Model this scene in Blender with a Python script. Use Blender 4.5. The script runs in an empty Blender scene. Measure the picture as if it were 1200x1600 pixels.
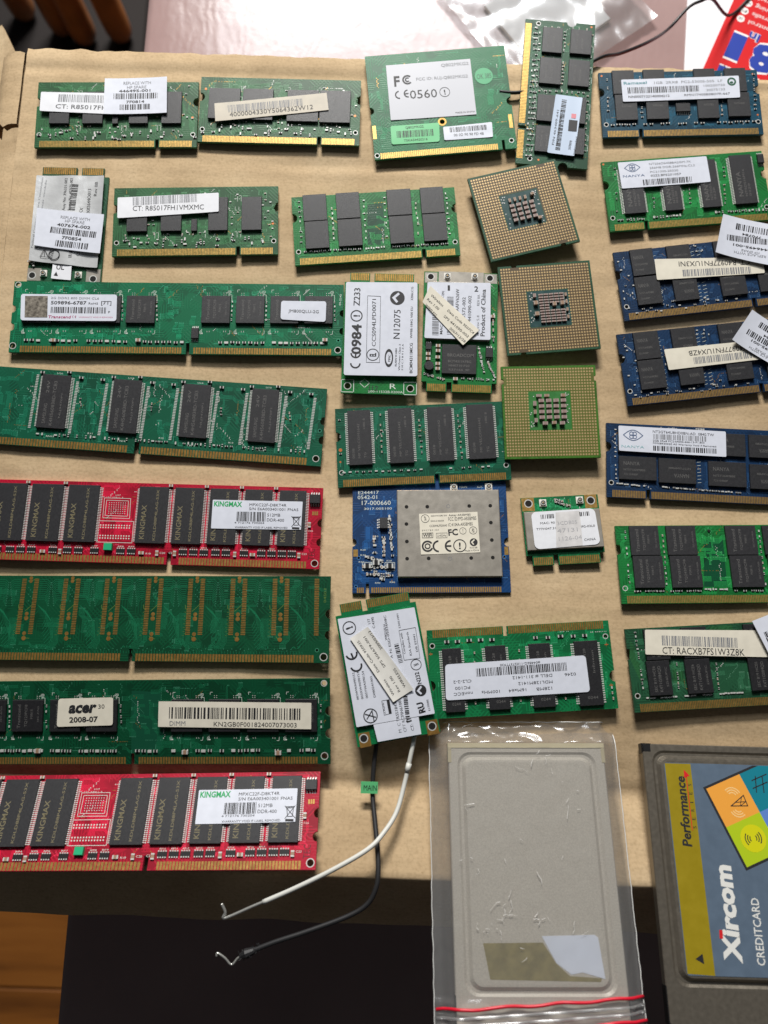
import bpy, math, random
from mathutils import Vector, Matrix
from mathutils.geometry import tessellate_polygon
R = math.radians
MM = 0.001
sc = bpy.context.scene
col = sc.collection

# ------------------------------------------------------------------ camera
cam_d = bpy.data.cameras.new('camera'); cam = bpy.data.objects.new('camera', cam_d); col.objects.link(cam)
cam_d.sensor_width = 36.0; cam_d.sensor_height = 36.0; cam_d.lens = 27.0
cam_d.clip_start = 0.01; cam_d.clip_end = 20.0
TH, RO = 0.15121, 0.032665
fw = Vector((0, math.sin(TH), -math.cos(TH))); up0 = Vector((0, math.cos(TH), math.sin(TH))); rt0 = Vector((1, 0, 0))
rt = math.cos(RO)*rt0 + math.sin(RO)*up0; up = -math.sin(RO)*rt0 + math.cos(RO)*up0
M4 = Matrix((rt, up, -fw)).transposed().to_4x4(); M4.translation = Vector((0, 0, 0.29674))
cam.matrix_world = M4
cam_d.dof.use_dof = True; cam_d.dof.focus_distance = 0.297; cam_d.dof.aperture_fstop = 27.0/2.6
sc.camera = cam
# ------------------------------------------------------------------ light: indoor window light
w = bpy.data.worlds.new('World'); sc.world = w; w.use_nodes = True
bgn = w.node_tree.nodes['Background']; bgn.inputs[0].default_value = (0.92, 0.95, 1.0, 1); bgn.inputs[1].default_value = 0.035
def window_light(name, az, el, dist, sx, sy, power, color):
    l = bpy.data.lights.new(name, 'AREA'); l.shape = 'RECTANGLE'; l.size = sx; l.size_y = sy; l.energy = power; l.color = color
    o = bpy.data.objects.new(name, l); col.objects.link(o)
    d = Vector((math.sin(R(az))*math.cos(R(el)), math.cos(R(az))*math.cos(R(el)), math.sin(R(el))))
    o.location = d*dist + Vector((0, 0.06, 0)); o.rotation_euler = d.to_track_quat('Z', 'Y').to_euler()
    return o
window_light('window_pane_light', -5, 29, 1.35, 0.46, 0.14, 28.0, (1.0, 0.965, 0.91))
window_light('window_upper_light', -3, 41, 1.5, 0.62, 0.30, 5.5, (0.90, 0.95, 1.0))
sc.view_settings.view_transform = 'Standard'; sc.view_settings.look = 'None'; sc.view_settings.exposure = 0.0; sc.view_settings.gamma = 1.0

# ------------------------------------------------------------------ helpers
def lin(r, g, b):
    f = lambda c: (c/255/12.92) if c/255 <= 0.04045 else ((c/255+0.055)/1.055)**2.4
    return (f(r), f(g), f(b), 1)
MATS = {}
def mat(name, rgb, rough=0.5, metal=0.0, var=0.0, vs=300.0, bump=0.0, bs=4000.0, coat=0.0, spec=0.5):
    if name in MATS: return MATS[name]
    m = bpy.data.materials.new(name); m.use_nodes = True
    nt = m.node_tree; b = nt.nodes['Principled BSDF']
    c = lin(*rgb)
    b.inputs['Base Color'].default_value = c; b.inputs['Roughness'].default_value = rough; b.inputs['Metallic'].default_value = metal
    b.inputs['Specular IOR Level'].default_value = spec
    if coat: b.inputs['Coat Weight'].default_value = coat; b.inputs['Coat Roughness'].default_value = 0.12
    if var or bump:
        tc = nt.nodes.new('ShaderNodeTexCoord')
    if var:
        n = nt.nodes.new('ShaderNodeTexNoise'); n.inputs['Scale'].default_value = vs; n.inputs['Detail'].default_value = 5
        nt.links.new(tc.outputs['Object'], n.inputs['Vector'])
        mx = nt.nodes.new('ShaderNodeMix'); mx.data_type = 'RGBA'
        mr = nt.nodes.new('ShaderNodeMapRange'); mr.inputs[1].default_value = 0.3; mr.inputs[2].default_value = 0.7
        nt.links.new(n.outputs['Fac'], mr.inputs[0]); nt.links.new(mr.outputs[0], mx.inputs[0])
        mx.inputs[6].default_value = tuple(x*(1-var) for x in c[:3])+(1,); mx.inputs[7].default_value = tuple(min(1, x*(1+var)) for x in c[:3])+(1,)
        nt.links.new(mx.outputs[2], b.inputs['Base Color'])
        mr2 = nt.nodes.new('ShaderNodeMapRange'); mr2.inputs[3].default_value = max(0.05, rough-0.1); mr2.inputs[4].default_value = min(1, rough+0.1)
        nt.links.new(n.outputs['Fac'], mr2.inputs[0]); nt.links.new(mr2.outputs[0], b.inputs['Roughness'])
    if bump:
        n2 = nt.nodes.new('ShaderNodeTexNoise'); n2.inputs['Scale'].default_value = bs; n2.inputs['Detail'].default_value = 3
        nt.links.new(tc.outputs['Object'], n2.inputs['Vector'])
        bp = nt.nodes.new('ShaderNodeBump'); bp.inputs['Strength'].default_value = bump; bp.inputs['Distance'].default_value = 0.0002
        nt.links.new(n2.outputs['Fac'], bp.inputs['Height']); nt.links.new(bp.outputs[0], b.inputs['Normal'])
    MATS[name] = m
    return m
class MB:
    """collects geometry in mm; build() links it as one mesh object"""
    def __init__(s): s.v = []; s.f = []; s.m = []; s.mats = []
    def mi(s, m):
        if m not in s.mats: s.mats.append(m)
        return s.mats.index(m)
    def add(s, vs, fs, m):
        k = len(s.v); i = s.mi(m); s.v += [tuple(q) for q in vs]
        for f in fs: s.f.append(tuple(a+k for a in f)); s.m.append(i)
    def box(s, x0, y0, z0, x1, y1, z1, m, ch=0.0):
        if ch:
            a = ch
            b = [(x0, y0), (x1, y0), (x1, y1), (x0, y1)]; t = [(x0+a, y0+a), (x1-a, y0+a), (x1-a, y1-a), (x0+a, y1-a)]
            vs = [(x, y, z0) for x, y in b]+[(x, y, z1-a) for x, y in b]+[(x, y, z1) for x, y in t]
            fs = [(3, 2, 1, 0), (8, 9, 10, 11)]
            for i in range(4):
                j = (i+1) % 4; fs += [(i, j, j+4, i+4), (i+4, j+4, j+8, i+8)]
            s.add(vs, fs, m); return
        vs = [(x, y, z) for z in (z0, z1) for x, y in ((x0, y0), (x1, y0), (x1, y1), (x0, y1))]
        s.add(vs, [(3, 2, 1, 0), (4, 5, 6, 7), (0, 1, 5, 4), (1, 2, 6, 5), (2, 3, 7, 6), (3, 0, 4, 7)], m)
    def prism(s, loops, z0, z1, m, mside=None):
        """outer loop (ccw) followed by hole loops"""
        pts = [p for l in loops for p in l]; n = len(pts)
        tri = tessellate_polygon([[Vector((x, y, 0)) for x, y in l] for l in loops])
        ft, fb = [], []
        for a, b, c in tri:
            pa, pb, pc = pts[a], pts[b], pts[c]
            if (pb[0]-pa[0])*(pc[1]-pa[1])-(pb[1]-pa[1])*(pc[0]-pa[0]) < 0: a, c = c, a
            ft.append((a, b, c)); fb.append((c+n, b+n, a+n))
        vs = [(x, y, z1) for x, y in pts]+[(x, y, z0) for x, y in pts]
        s.add(vs, ft+fb, m)
        sd = []; k = 0
        for l in loops:
            L = len(l)
            for i in range(L): sd.append((k+i+n, k+(i+1) % L+n, k+(i+1) % L, k+i))
            k += L
        s.add(vs, sd, mside or m)
    def quad(s, p, z, m): s.add([(x, y, z) for x, y in p], [tuple(range(len(p)))], m)
    def cyl(s, cx, cy, r, z0, z1, m, n=16, r1=None):
        r1 = r if r1 is None else r1
        vs = [(cx+r*math.cos(6.2832*i/n), cy+r*math.sin(6.2832*i/n), z0) for i in range(n)]+[(cx+r1*math.cos(6.2832*i/n), cy+r1*math.sin(6.2832*i/n), z1) for i in range(n)]
        s.add(vs, [tuple(range(n, 2*n)), tuple(range(n-1, -1, -1))]+[(i, (i+1) % n, n+(i+1) % n, n+i) for i in range(n)], m)
    def ring(s, cx, cy, r0, r1, z, m, n=24, a0=0.0, a1=6.2832, sy=1.0):
        vs = []; cl = abs(a1-a0-6.2832) < .01
        k = n if cl else n+1
        for i in range(k):
            a = a0+(a1-a0)*i/n
            vs += [(cx+r0*math.cos(a), cy+sy*r0*math.sin(a), z), (cx+r1*math.cos(a), cy+sy*r1*math.sin(a), z)]
        s.add(vs, [(2*i, 2*i+1, (2*i+3) % (2*k), (2*i+2) % (2*k)) for i in range(n)], m)
    def line(s, pts, wd, z, m):
        for (ax, ay), (bx, by) in zip(pts, pts[1:]):
            L = math.hypot(bx-ax, by-ay) or 1; nx, ny = -(by-ay)/L*wd/2, (bx-ax)/L*wd/2; ex, ey = (bx-ax)/L*wd/2, (by-ay)/L*wd/2
            s.add([(ax+nx-ex, ay+ny-ey, z), (ax-nx-ex, ay-ny-ey, z), (bx-nx+ex, by-ny+ey, z), (bx+nx+ex, by+ny+ey, z)], [(0, 1, 2, 3)], m)
    def tube(s, pts, r, m, n=8, radii=None):
        P = [Vector(q) for q in pts]; k = len(P); rings = []
        for i, q in enumerate(P):
            t = (P[min(i+1, k-1)]-P[max(i-1, 0)]).normalized()
            a = t.cross(Vector((0, 0, 1)));  a = a.normalized() if a.length > 1e-4 else Vector((1, 0, 0)); b = t.cross(a)
            rr = radii[i] if radii else r
            rings += [tuple(q+(a*math.cos(6.2832*j/n)+b*math.sin(6.2832*j/n))*rr) for j in range(n)]
        fs = [(i*n+j, i*n+(j+1) % n, (i+1)*n+(j+1) % n, (i+1)*n+j) for i in range(k-1) for j in range(n)]
        fs += [tuple(range(n-1, -1, -1)), tuple(range((k-1)*n, k*n))]
        s.add(rings, fs, m)
    def mesh(s, name):
        me = bpy.data.meshes.new(name); me.from_pydata([(x*MM, y*MM, z*MM) for x, y, z in s.v], [], s.f)
        for m in s.mats: me.materials.append(m)
        me.polygons.foreach_set('material_index', s.m); me.update(); return me
    def build(s, name, parent=None, kind=None, smooth=False):
        me = s.mesh(name); o = bpy.data.objects.new(name, me); col.objects.link(o); o.parent = parent
        if smooth: me.polygons.foreach_set('use_smooth', [True]*len(me.polygons))
        if kind: o['kind'] = kind
        return o
def smoothpath(pts, k=6):
    out = []; n = len(pts); P = [Vector(q) for q in pts]
    for i in range(n-1):
        a, b, c, d = P[max(i-1, 0)], P[i], P[i+1], P[min(i+2, n-1)]
        for j in range(k):
            t = j/k
            out.append(0.5*((2*b)+(c-a)*t+(2*a-5*b+4*c-d)*t*t+(3*b-a-3*c+d)*t**3))
    return out+[P[-1]]
def thing(name, label, cat, loc, rot, group=None, scale=1.0):
    o = bpy.data.objects.new(name, None); col.objects.link(o); o.empty_display_size = 0.01
    o.location = [q*MM for q in loc]; o.rotation_euler = rot; o.scale = (scale,)*3
    o['label'] = label; o['category'] = cat
    if group: o['group'] = group
    return o
def tag(o, label, cat, group=None):
    o['label'] = label; o['category'] = cat
    if group: o['group'] = group
    return o
_tx = {}
def glyphs(s, bold=0.0):
    """text as flat mesh: verts (x,y), faces, width, height of a capital"""
    k = (s, bold)
    if k not in _tx:
        c = bpy.data.curves.new('t', 'FONT'); c.body = s; c.size = 1.0; c.resolution_u = 2; c.offset = bold
        o = bpy.data.objects.new('t', c); me = bpy.data.meshes.new_from_object(o)
        v = [(q.co.x, q.co.y) for q in me.vertices]; f = [tuple(q.vertices) for q in me.polygons]
        bpy.data.objects.remove(o); bpy.data.curves.remove(c); bpy.data.meshes.remove(me)
        x0 = min(q[0] for q in v); x1 = max(q[0] for q in v)
        _tx[k] = ([(q[0]-x0, q[1]) for q in v], f, x1-x0)
    return _tx[k]
CAP = 0.70
def put_text(mb, s, p0, p1, h, zf, m, bold=0.0, ital=0.0):
    """text along the baseline p0->p1 (mm), capital height h"""
    v, f, wd = glyphs(s, bold)
    dx, dy = p1[0]-p0[0], p1[1]-p0[1]; L = math.hypot(dx, dy); dx /= L; dy /= L
    sx = L/wd; sy = h/CAP; out = []
    for x, y in v:
        a, b = x*sx+ital*y*sy, y*sy; X = p0[0]+dx*a-dy*b; Y = p0[1]+dy*a+dx*b
        out.append((X, Y, zf(X, Y) if callable(zf) else zf))
    mb.add(out, f, m)
def put_bars(mb, p0, p1, h, zf, m, rng, unit=0.22):
    dx, dy = p1[0]-p0[0], p1[1]-p0[1]; L = math.hypot(dx, dy); dx /= L; dy /= L; a = 0.0
    while a < L:
        b = min(L, a+unit*rng.choice((1, 1, 1.4, 2, 2.6)))
        q = [(p0[0]+dx*a, p0[1]+dy*a), (p0[0]+dx*b, p0[1]+dy*b), (p0[0]+dx*b-dy*h, p0[1]+dy*b+dx*h), (p0[0]+dx*a-dy*h, p0[1]+dy*a+dx*h)]
        mb.add([(x, y, zf(x, y) if callable(zf) else zf) for x, y in q], [(0, 1, 2, 3)], m)
        a = b+unit*rng.choice((0.8, 1, 1.3, 1.8, 2.4))
def homog(src, dst):
    A = [];
    for (x, y), (u, v) in zip(src, dst):
        A.append([x, y, 1, 0, 0, 0, -u*x, -u*y, u]); A.append([0, 0, 0, x, y, 1, -v*x, -v*y, v])
    n = 8
    for i in range(n):
        pv = max(range(i, n), key=lambda r: abs(A[r][i])); A[i], A[pv] = A[pv], A[i]
        for r in range(n):
            if r != i:
                k = A[r][i]/A[i][i]
                if k: A[r] = [a-k*b for a, b in zip(A[r], A[i])]
    H = [A[i][8]/A[i][i] for i in range(n)]+[1]
    return lambda x, y: ((H[0]*x+H[1]*y+H[2])/(H[6]*x+H[7]*y+1), (H[3]*x+H[4]*y+H[5])/(H[6]*x+H[7]*y+1))

# ------------------------------------------------------------------ materials
GOLD = mat('gold_contacts', (205, 165, 95), 0.34, 0.75, 0.12, 900)
GOLDD = mat('gold_contacts_worn', (176, 134, 70), 0.4, 0.7, 0.18, 700)
PADG = mat('land_gold', (216, 186, 136), 0.34, 0.5)
CHIP = mat('chip_epoxy', (42, 42, 45), 0.45, 0, 0.12, 1500, 0.25, 6000)
CHIPB = mat('chip_epoxy_dark', (31, 31, 34), 0.48, 0, 0.15, 1500, 0.25, 6000)
MARK = mat('chip_marking', (92, 91, 90), 0.6)
MARKG = mat('chip_marking_gold', (116, 108, 82), 0.55)
SOLD = mat('tinned_leads', (206, 206, 202), 0.4, 0.25)
SMDD = mat('resistor_black', (34, 33, 34), 0.4)
SMDT = mat('capacitor_tan', (150, 122, 100), 0.5)
CAPP = mat('capacitor_mauve', (150, 128, 122), 0.45, 0, 0.1, 1200)
CAPE = mat('capacitor_ends', (168, 156, 148), 0.4, 0.1)
SILK = mat('silkscreen_white', (206, 214, 206), 0.6)
INK = mat('ink_black', (30, 30, 34), 0.6); INKG = mat('ink_grey', (120, 122, 128), 0.6); INKL = mat('ink_faded', (168, 168, 172), 0.6)
PAPER = mat('label_white', (226, 228, 234), 0.5, 0, 0.03, 500); PAPERB = mat('label_satin', (214, 218, 230), 0.4, 0, 0.03, 400)
PAPERO = mat('label_aged', (196, 188, 172), 0.55, 0, 0.1, 300); PAPERC = mat('label_cream', (222, 216, 200), 0.55, 0, 0.05, 300); PAPERN = mat('label_offwhite', (222, 220, 214), 0.55, 0, 0.05, 300)
STEEL = mat('shield_tin', (176, 170, 160), 0.36, 0.5, 0.06, 300, 0.05, 2500)
HOLE = mat('hole_dark', (16, 14, 12), 0.9)
COPPER = mat('fiducial_copper', (205, 120, 70), 0.4, 0.4)
FR4 = {}
def pcb(name, rgb, var=0.12, dark=None):
    """solder mask over copper: bundles of fine tracks and filled areas show through as lighter and darker tints"""
    m = bpy.data.materials.new('pcb_'+name); m.use_nodes = True; nt = m.node_tree; b = nt.nodes['Principled BSDF']; N = nt.nodes.new; Lk = nt.links.new
    tc = N('ShaderNodeTexCoord'); c = lin(*[q*.9 for q in rgb])
    def noise_(sc_, det, off=0.0):
        mp = N('ShaderNodeMapping'); mp.inputs['Location'].default_value = (off, off*1.7, 0); Lk(tc.outputs['Object'], mp.inputs[0])
        n = N('ShaderNodeTexNoise'); n.inputs['Scale'].default_value = sc_; n.inputs['Detail'].default_value = det; Lk(mp.outputs[0], n.inputs['Vector']); return n.outputs['Fac']
    def step(v, lo, hi):
        r = N('ShaderNodeMapRange'); r.inputs[1].default_value = lo; r.inputs[2].default_value = hi; Lk(v, r.inputs[0]); return r.outputs[0]
    def wave(direction, sc_, rot=0.0):
        mp = N('ShaderNodeMapping'); mp.inputs['Rotation'].default_value = (0, 0, rot); Lk(tc.outputs['Object'], mp.inputs[0])
        w_ = N('ShaderNodeTexWave'); w_.bands_direction = direction; w_.inputs['Scale'].default_value = sc_; Lk(mp.outputs[0], w_.inputs['Vector']); return step(w_.outputs['Fac'], .55, .8)
    def math_(op, a, b2):
        q = N('ShaderNodeMath'); q.operation = op
        for k, v in ((0, a), (1, b2)):
            if isinstance(v, float): q.inputs[k].default_value = v
            else: Lk(v, q.inputs[k])
        return q.outputs[0]
    bands = None
    for d, sc_, ro, off in (('X', 300, 0, 0.0), ('Y', 330, 0, .31), ('X', 280, .785, .62), ('X', 280, -.785, .93)):
        v = math_('MULTIPLY', wave(d, sc_, ro), step(noise_(150, 1, off), .54, .58)); bands = v if bands is None else math_('MAXIMUM', bands, v)
    fill = step(noise_(90, 1, 2.2), .47, .50)
    mx = N('ShaderNodeMix'); mx.data_type = 'RGBA'; mx.inputs[6].default_value = tuple(x*.62 for x in c[:3])+(1,); mx.inputs[7].default_value = c; Lk(math_('MAXIMUM', math_('MULTIPLY', fill, .7), math_('MULTIPLY', bands, 1.0)), mx.inputs[0])
    Lk(mx.outputs[2], b.inputs['Base Color']); b.inputs['Roughness'].default_value = .42; b.inputs['Specular IOR Level'].default_value = .35
    bp = N('ShaderNodeBump'); bp.inputs['Strength'].default_value = .25; bp.inputs['Distance'].default_value = .00006; Lk(bands, bp.inputs['Height']); Lk(bp.outputs[0], b.inputs['Normal'])
    MATS['pcb_'+name] = m
    FR4[m] = (mat('edge_'+name, tuple(min(255, int(q*0.85+22)) for q in rgb), 0.7),
              mat('trace_'+name, tuple(min(255, int(q*1.12+16)) for q in rgb), 0.42, 0, 0, 250, 0, 1500, 0, 0.35),
              mat('via_'+name, tuple(min(255, int(q*0.9+48)) for q in rgb), 0.4))
    return m
G_HP = pcb('leaf_green', (46, 106, 62)); G_BR = pcb('emerald', (4, 116, 76), 0.08); G_TL = pcb('teal_green', (12, 98, 70)); G_DK = pcb('deep_green', (6, 82, 50))
G_TR = pcb('grass_green', (22, 128, 58)); G_ACER = pcb('forest_green', (5, 78, 48)); G_MIX = pcb('moss_green', (38, 92, 62)); G_PCI = pcb('pci_green', (6, 122, 72), 0.06)
RED = pcb('crimson', (196, 16, 52)); BLUE = pcb('navy_blue', (20, 54, 92)); BLUET = pcb('petrol_blue', (18, 76, 100)); BLUEW = pcb('royal_blue', (10, 66, 122))
G_ADL = pcb('green_dell', (14, 126, 72)); CPUG = pcb('substrate_green', (48, 92, 66)); CPUY = pcb('substrate_lime', (74, 128, 44))
# ------------------------------------------------------------------ poses on the box (mm, radians)
POSE = {
    'A': (-117.5408, 209.963, 1.2, 0.0, -0.0, 0.0373),
    'B': (-49.3506, 214.0663, 1.2, 0.0, -0.0, 0.0096),
    'C': (18.0939, 220.5501, 1.6, 0.0, -0.0, 0.1247),
    'E': (119.6092, 223.5927, 1.3, 0.0, -0.0, 0.0576),
    'M': (-81.2757, 163.1843, 1.2, 0.0, -0.0, 0.0487),
    'N': (-7.3714, 163.5569, 1.2, 0.0, -0.0, 0.1035),
    'O': (-85.6365, 120.9759, 1.2, 0.0, -0.0, 0.0232),
    'W': (53.0953, 171.7183, 3.2, 0.0, -0.0, 0.2762),
    'X': (63.5164, 129.8192, 3.2, 0.0, -0.0, 0.1149),
    'Y': (64.1555, 86.6207, 3.2, 0.0, -0.0, 0.0528),
    'Z': (14.2558, 72.2059, 1.9, -0.0231, 0.0019, 0.0813),
    'AD': (52.217, -12.886, 9.2397, -0.0685, 0.006, 0.0875),
    'U': (-3.7778, 115.0312, 2.7, 0.0, -0.0, 0.0054),
    'V': (28.2126, 121.3123, 1.2, 0.0, -0.0, -0.0014),
    'AC': (3.0384, -15.7508, 11.843, -0.0492, 0.0107, 0.2135),
    'AB': (68.6704, 41.7237, 3.6049, -0.1043, 0.009, 0.0858),
    'F': (121.1334, 183.7329, 1.2, 0.0, -0.0, 0.1129),
    'G': (125.7988, 145.6918, 1.3, 0.0, -0.0, 0.1499),
    'H': (126.7301, 110.1022, 1.3, 0.0, -0.0, 0.1411),
    'I': (120.4092, 67.9359, 1.4245, -0.0433, -0.0007, -0.0159),
    'J': (123.2314, 28.3783, 5.1758, -0.1119, 0.0046, 0.0409),
    'K': (125.51, -9.2368, 9.06, -0.0793, 0.0069, 0.0863),
    'P': (-91.4131, 80.3559, 1.0, 0.0, -0.0, -0.0373),
    'Q': (-90.4218, 37.2399, 2.5039, -0.0566, -0.0297, 0.0003),
    'R': (-85.1668, 1.1873, 4.9312, -0.0574, -0.068, 0.0257),
    'S': (-83.2317, -36.2286, 5.9005, 0.0296, -0.0812, 0.0461),
    'L': (-133.6483, 158.654, 0.1, 0.0, -0.0, 0.0115),
    'D': (66.976, 226.5864, 1.3, 0.0, -0.0, -0.0589),
    'AA': (18.0228, 37.8164, 3.127, -0.1078, 0.0042, 0.0386),
    'T': (-86.9, -70.1, 11.6, -0.4309, -0.0789, 0.0583),
    'PC1': (54.59, -83.12, 19.58, -0.2453, -0.0010, 0.0298, 1.026),
    'PC2': (122.26, -79.95, 18.91, -0.2443, 0.0011, 0.0044, 1.0),

}
# ------------------------------------------------------------------ circuit-board builder
class Board:
    """a module: Empty root with parts; drawing points are given in the units of a scan whose four corners are known"""
    def __init__(s, name, label, cat, group, pose, w, h, t, pm, quad, feats=(), scale=1.0, under=1.0, seed=1, traces=40):
        s.w, s.h, s.t, s.pm = w, h, t, pm; s.rng = random.Random(seed)
        s.root = thing(name, label, cat, pose[:3], pose[3:], group, scale)
        (s.G) = homog(quad, [(-w/2, h/2), (w/2, h/2), (-w/2, -h/2), (w/2, -h/2)])
        a, b = s.G(quad[0][0], quad[0][1]+40), s.G(quad[0][0]+40, quad[0][1]+40); s.k = math.hypot(b[0]-a[0], b[1]-a[1])/40
        s.smd = MB(); s.silk = MB(); s.con = MB(); s.tr = MB()
        edges = {'B': [], 'R': [], 'T': [], 'L': []}; holes = []
        for ft in feats:
            kind, side = ft[0], ft[1]
            if kind == 'hole': p = s.G(*ft[1:3]); holes.append((p[0], p[1], ft[3]))
            else:
                p = s.G(*ft[2:4]); edges[side].append((kind, p, ft[4:]))
        X, Y = w/2, h/2; out = []
        def seg(side, a, b):
            dx, dy = (b[0]-a[0], b[1]-a[1]); L = math.hypot(dx, dy); dx /= L; dy /= L; nx, ny = -dy, dx
            out.append(a)
            fs = sorted(edges[side], key=lambda f: (f[1][0]-a[0])*dx+(f[1][1]-a[1])*dy)
            for kind, p, q in fs:
                c = (p[0]-a[0])*dx+(p[1]-a[1])*dy
                if kind == 'arc':
                    r = q[0]; c = min(max(c, r+.1), L-r-.1)
                    for i in range(11):
                        g = math.pi*i/10; u, v = c-r*math.cos(g), r*math.sin(g); out.append((a[0]+dx*u+nx*v, a[1]+dy*u+ny*v))
                else:
                    wd, dp = q
                    for u, v in ((c-wd/2, 0), (c-wd/2, dp), (c+wd/2, dp), (c+wd/2, 0)): out.append((a[0]+dx*u+nx*v, a[1]+dy*u+ny*v))
        seg('B', (-X, -Y), (X, -Y)); seg('R', (X, -Y), (X, Y)); seg('T', (X, Y), (-X, Y)); seg('L', (-X, Y), (-X, -Y))
        loops = [out]+[[(x+r*math.cos(-6.2832*i/14), y+r*math.sin(-6.2832*i/14)) for i in range(14)] for x, y, r in holes]
        mb = MB(); mb.prism(loops, 0, t, pm, FR4[pm][0]); s.pcb = mb.build('circuit_board', s.root)
        for x, y, r in holes: s.silk.ring(x, y, r, r+0.28, t+0.03, SOLD if r > .5 else FR4[pm][2], 16)
        if under:
            u = MB()
            for i in (-1, 1):
                for j in (-1, 0, 1):
                    u.box(i*w*.28-w*.09, j*h*.24-h*.09, -under, i*w*.28+w*.09, j*h*.24+h*.09, 0, CHIPB)
            u.build('underside_chips', s.root, 'stuff')
        if traces: s.traces(traces); s.specks(traces*5)
    def traces(s, n, box=None, vias=True):
        rg = s.rng; m = FR4[s.pm][1]; mv = FR4[s.pm][2]; w, h = s.w/2-1.2, s.h/2-1.2; b0 = s.h/2-3.6
        for i in range(n):
            x, y = rg.uniform(-w, w), rg.uniform(-b0, h); k = rg.randint(2, 6); a = rg.choice((0, 1, 2, 3))*math.pi/2; L1 = rg.uniform(1.2, 6); L2 = rg.uniform(.6, 2.2); t45 = rg.choice((-1, 1))*math.pi/4
            for j in range(k):
                ox, oy = -math.sin(a)*j*.42, math.cos(a)*j*.42
                P = [(x+ox, y+oy)]
                for aa, LL in ((a, L1), (a+t45, L2), (a, L1*.5)): P.append((P[-1][0]+math.cos(aa)*LL, P[-1][1]+math.sin(aa)*LL))
                P = [q for q in P if abs(q[0]) < w and -b0 < q[1] < h]
                if len(P) > 1: s.tr.line(P, .16, s.t+.012, m)
                if vias and P: s.tr.cyl(P[-1][0], P[-1][1], .2, s.t, s.t+.02, mv, 6)
    def specks(s, n):
        """clusters of tiny vias and bare test pads"""
        rg = s.rng; mv = FR4[s.pm][2]
        while n > 0:
            cx, cy = rg.uniform(-s.w/2+2, s.w/2-2), rg.uniform(-s.h/2+4.5, s.h/2-1.5); k = rg.randint(3, 14); n -= k; a = rg.choice((0, math.pi/2, math.pi/4, -math.pi/4)); m = rg.choice((mv, mv, SOLD, GOLDD))
            for i in range(k):
                x, y = cx+math.cos(a)*i*.62+rg.choice((0, 0, .5)), cy+math.sin(a)*i*.62
                if abs(x) > s.w/2-.8 or y > s.h/2-.8 or y < -s.h/2+3.8: continue
                r = rg.uniform(.1, .18); s.tr.quad([(x-r, y-r), (x+r, y-r), (x+r, y+r), (x-r, y+r)], s.t+.016, m)
    def P(s, x, y): return s.G(x, y)
    def fingers(s, x0, y0, x1, y1, hpx, n, side='B', m=None, inset=0.12, off=0.0):
        """row of contact fingers between two scan points that lie on the board's edge"""
        a, b = s.G(x0, y0), s.G(x1, y1); L = hpx*s.k; m = m or GOLD
        if side in 'BT':
            a0, a1 = sorted((a[0], b[0])); p = (a1-a0)/n; e = -s.h/2 if side == 'B' else s.h/2; d = 1 if side == 'B' else -1
            for i in range(n):
                y = sorted((e+d*(inset+off), e+d*(L+off))); s.con.box(a0+p*(i+.14), y[0], s.t-.02, a0+p*(i+.86), y[1], s.t+.045, m)
        else:
            a0, a1 = sorted((a[1], b[1])); p = (a1-a0)/n; e = -s.w/2 if side == 'L' else s.w/2; d = 1 if side == 'L' else -1
            for i in range(n):
                x = sorted((e+d*inset, e+d*L)); s.con.box(x[0], a0+p*(i+.14), s.t-.02, x[1], a0+p*(i+.86), s.t+.045, m)
    def chip(s, x0, y0, x1, y1, hgt=1.0, pins='', npin=27, marks=(), m=None, mm=None, name='chip', bold=0.0, dot=True, lift=0.12):
        """rectangular package between two scan corners; marks: (text, u0, v0, u1, v1, cap) in fractions of the package"""
        a, b = s.G(x0, y0), s.G(x1, y1); xa, xb = sorted((a[0], b[0])); ya, yb = sorted((a[1], b[1])); m = m or CHIP
        mb = MB(); cx, cy = (xa+xb)/2, (ya+yb)/2; wx, wy = (xb-xa)/2, (yb-ya)/2
        mb.box(-wx, -wy, lift, wx, wy, lift+hgt, m, 0.09); ob = mb.build(name, s.root); ob.location = (cx*MM, cy*MM, s.t*MM)
        if pins:
            q = MB(); e = 1.05
            for i in range(npin):
                if pins == 'lr':
                    y = -wy*.95+2*wy*.95*(i+.5)/npin; hw = wy*.95/npin*.55
                    for d in (-1, 1):
                        q.add([(d*wx, y-hw, hgt*.6), (d*wx, y+hw, hgt*.6), (d*(wx+e*.4), y+hw, hgt*.55), (d*(wx+e*.4), y-hw, hgt*.55), (d*(wx+e*.6), y-hw, .06), (d*(wx+e*.6), y+hw, .06), (d*(wx+e), y+hw, .05), (d*(wx+e), y-hw, .05)], [(0, 1, 2, 3), (3, 2, 5, 4), (4, 5, 6, 7)], SOLD)
                else:
                    x = -wx*.92+2*wx*.92*(i+.5)/npin; hw = wx*.92/npin*.5
                    for d in (-1, 1):
                        q.add([(x-hw, d*wy, hgt*.6), (x+hw, d*wy, hgt*.6), (x+hw, d*(wy+e*.4), hgt*.55), (x-hw, d*(wy+e*.4), hgt*.55), (x-hw, d*(wy+e*.6), .06), (x+hw, d*(wy+e*.6), .06), (x+hw, d*(wy+e), .05), (x-hw, d*(wy+e), .05)], [(0, 1, 2, 3), (3, 2, 5, 4), (4, 5, 6, 7)], SOLD)
            q.build('leads', ob, 'stuff')
        if marks or dot:
            q = MB(); z = lift+hgt+.02
            for tx, u0, v0, u1, v1, cap in marks:
                put_text(q, tx, ((u0*2-1)*wx, (1-v0*2)*wy), ((u1*2-1)*wx, (1-v1*2)*wy), cap, z, mm or MARK, bold)
            if dot: q.cyl(wx*.78, -wy*.82, .22, z-.03, z-.005, CHIPB, 10)
            q.build('marking', ob)
        return ob
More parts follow.
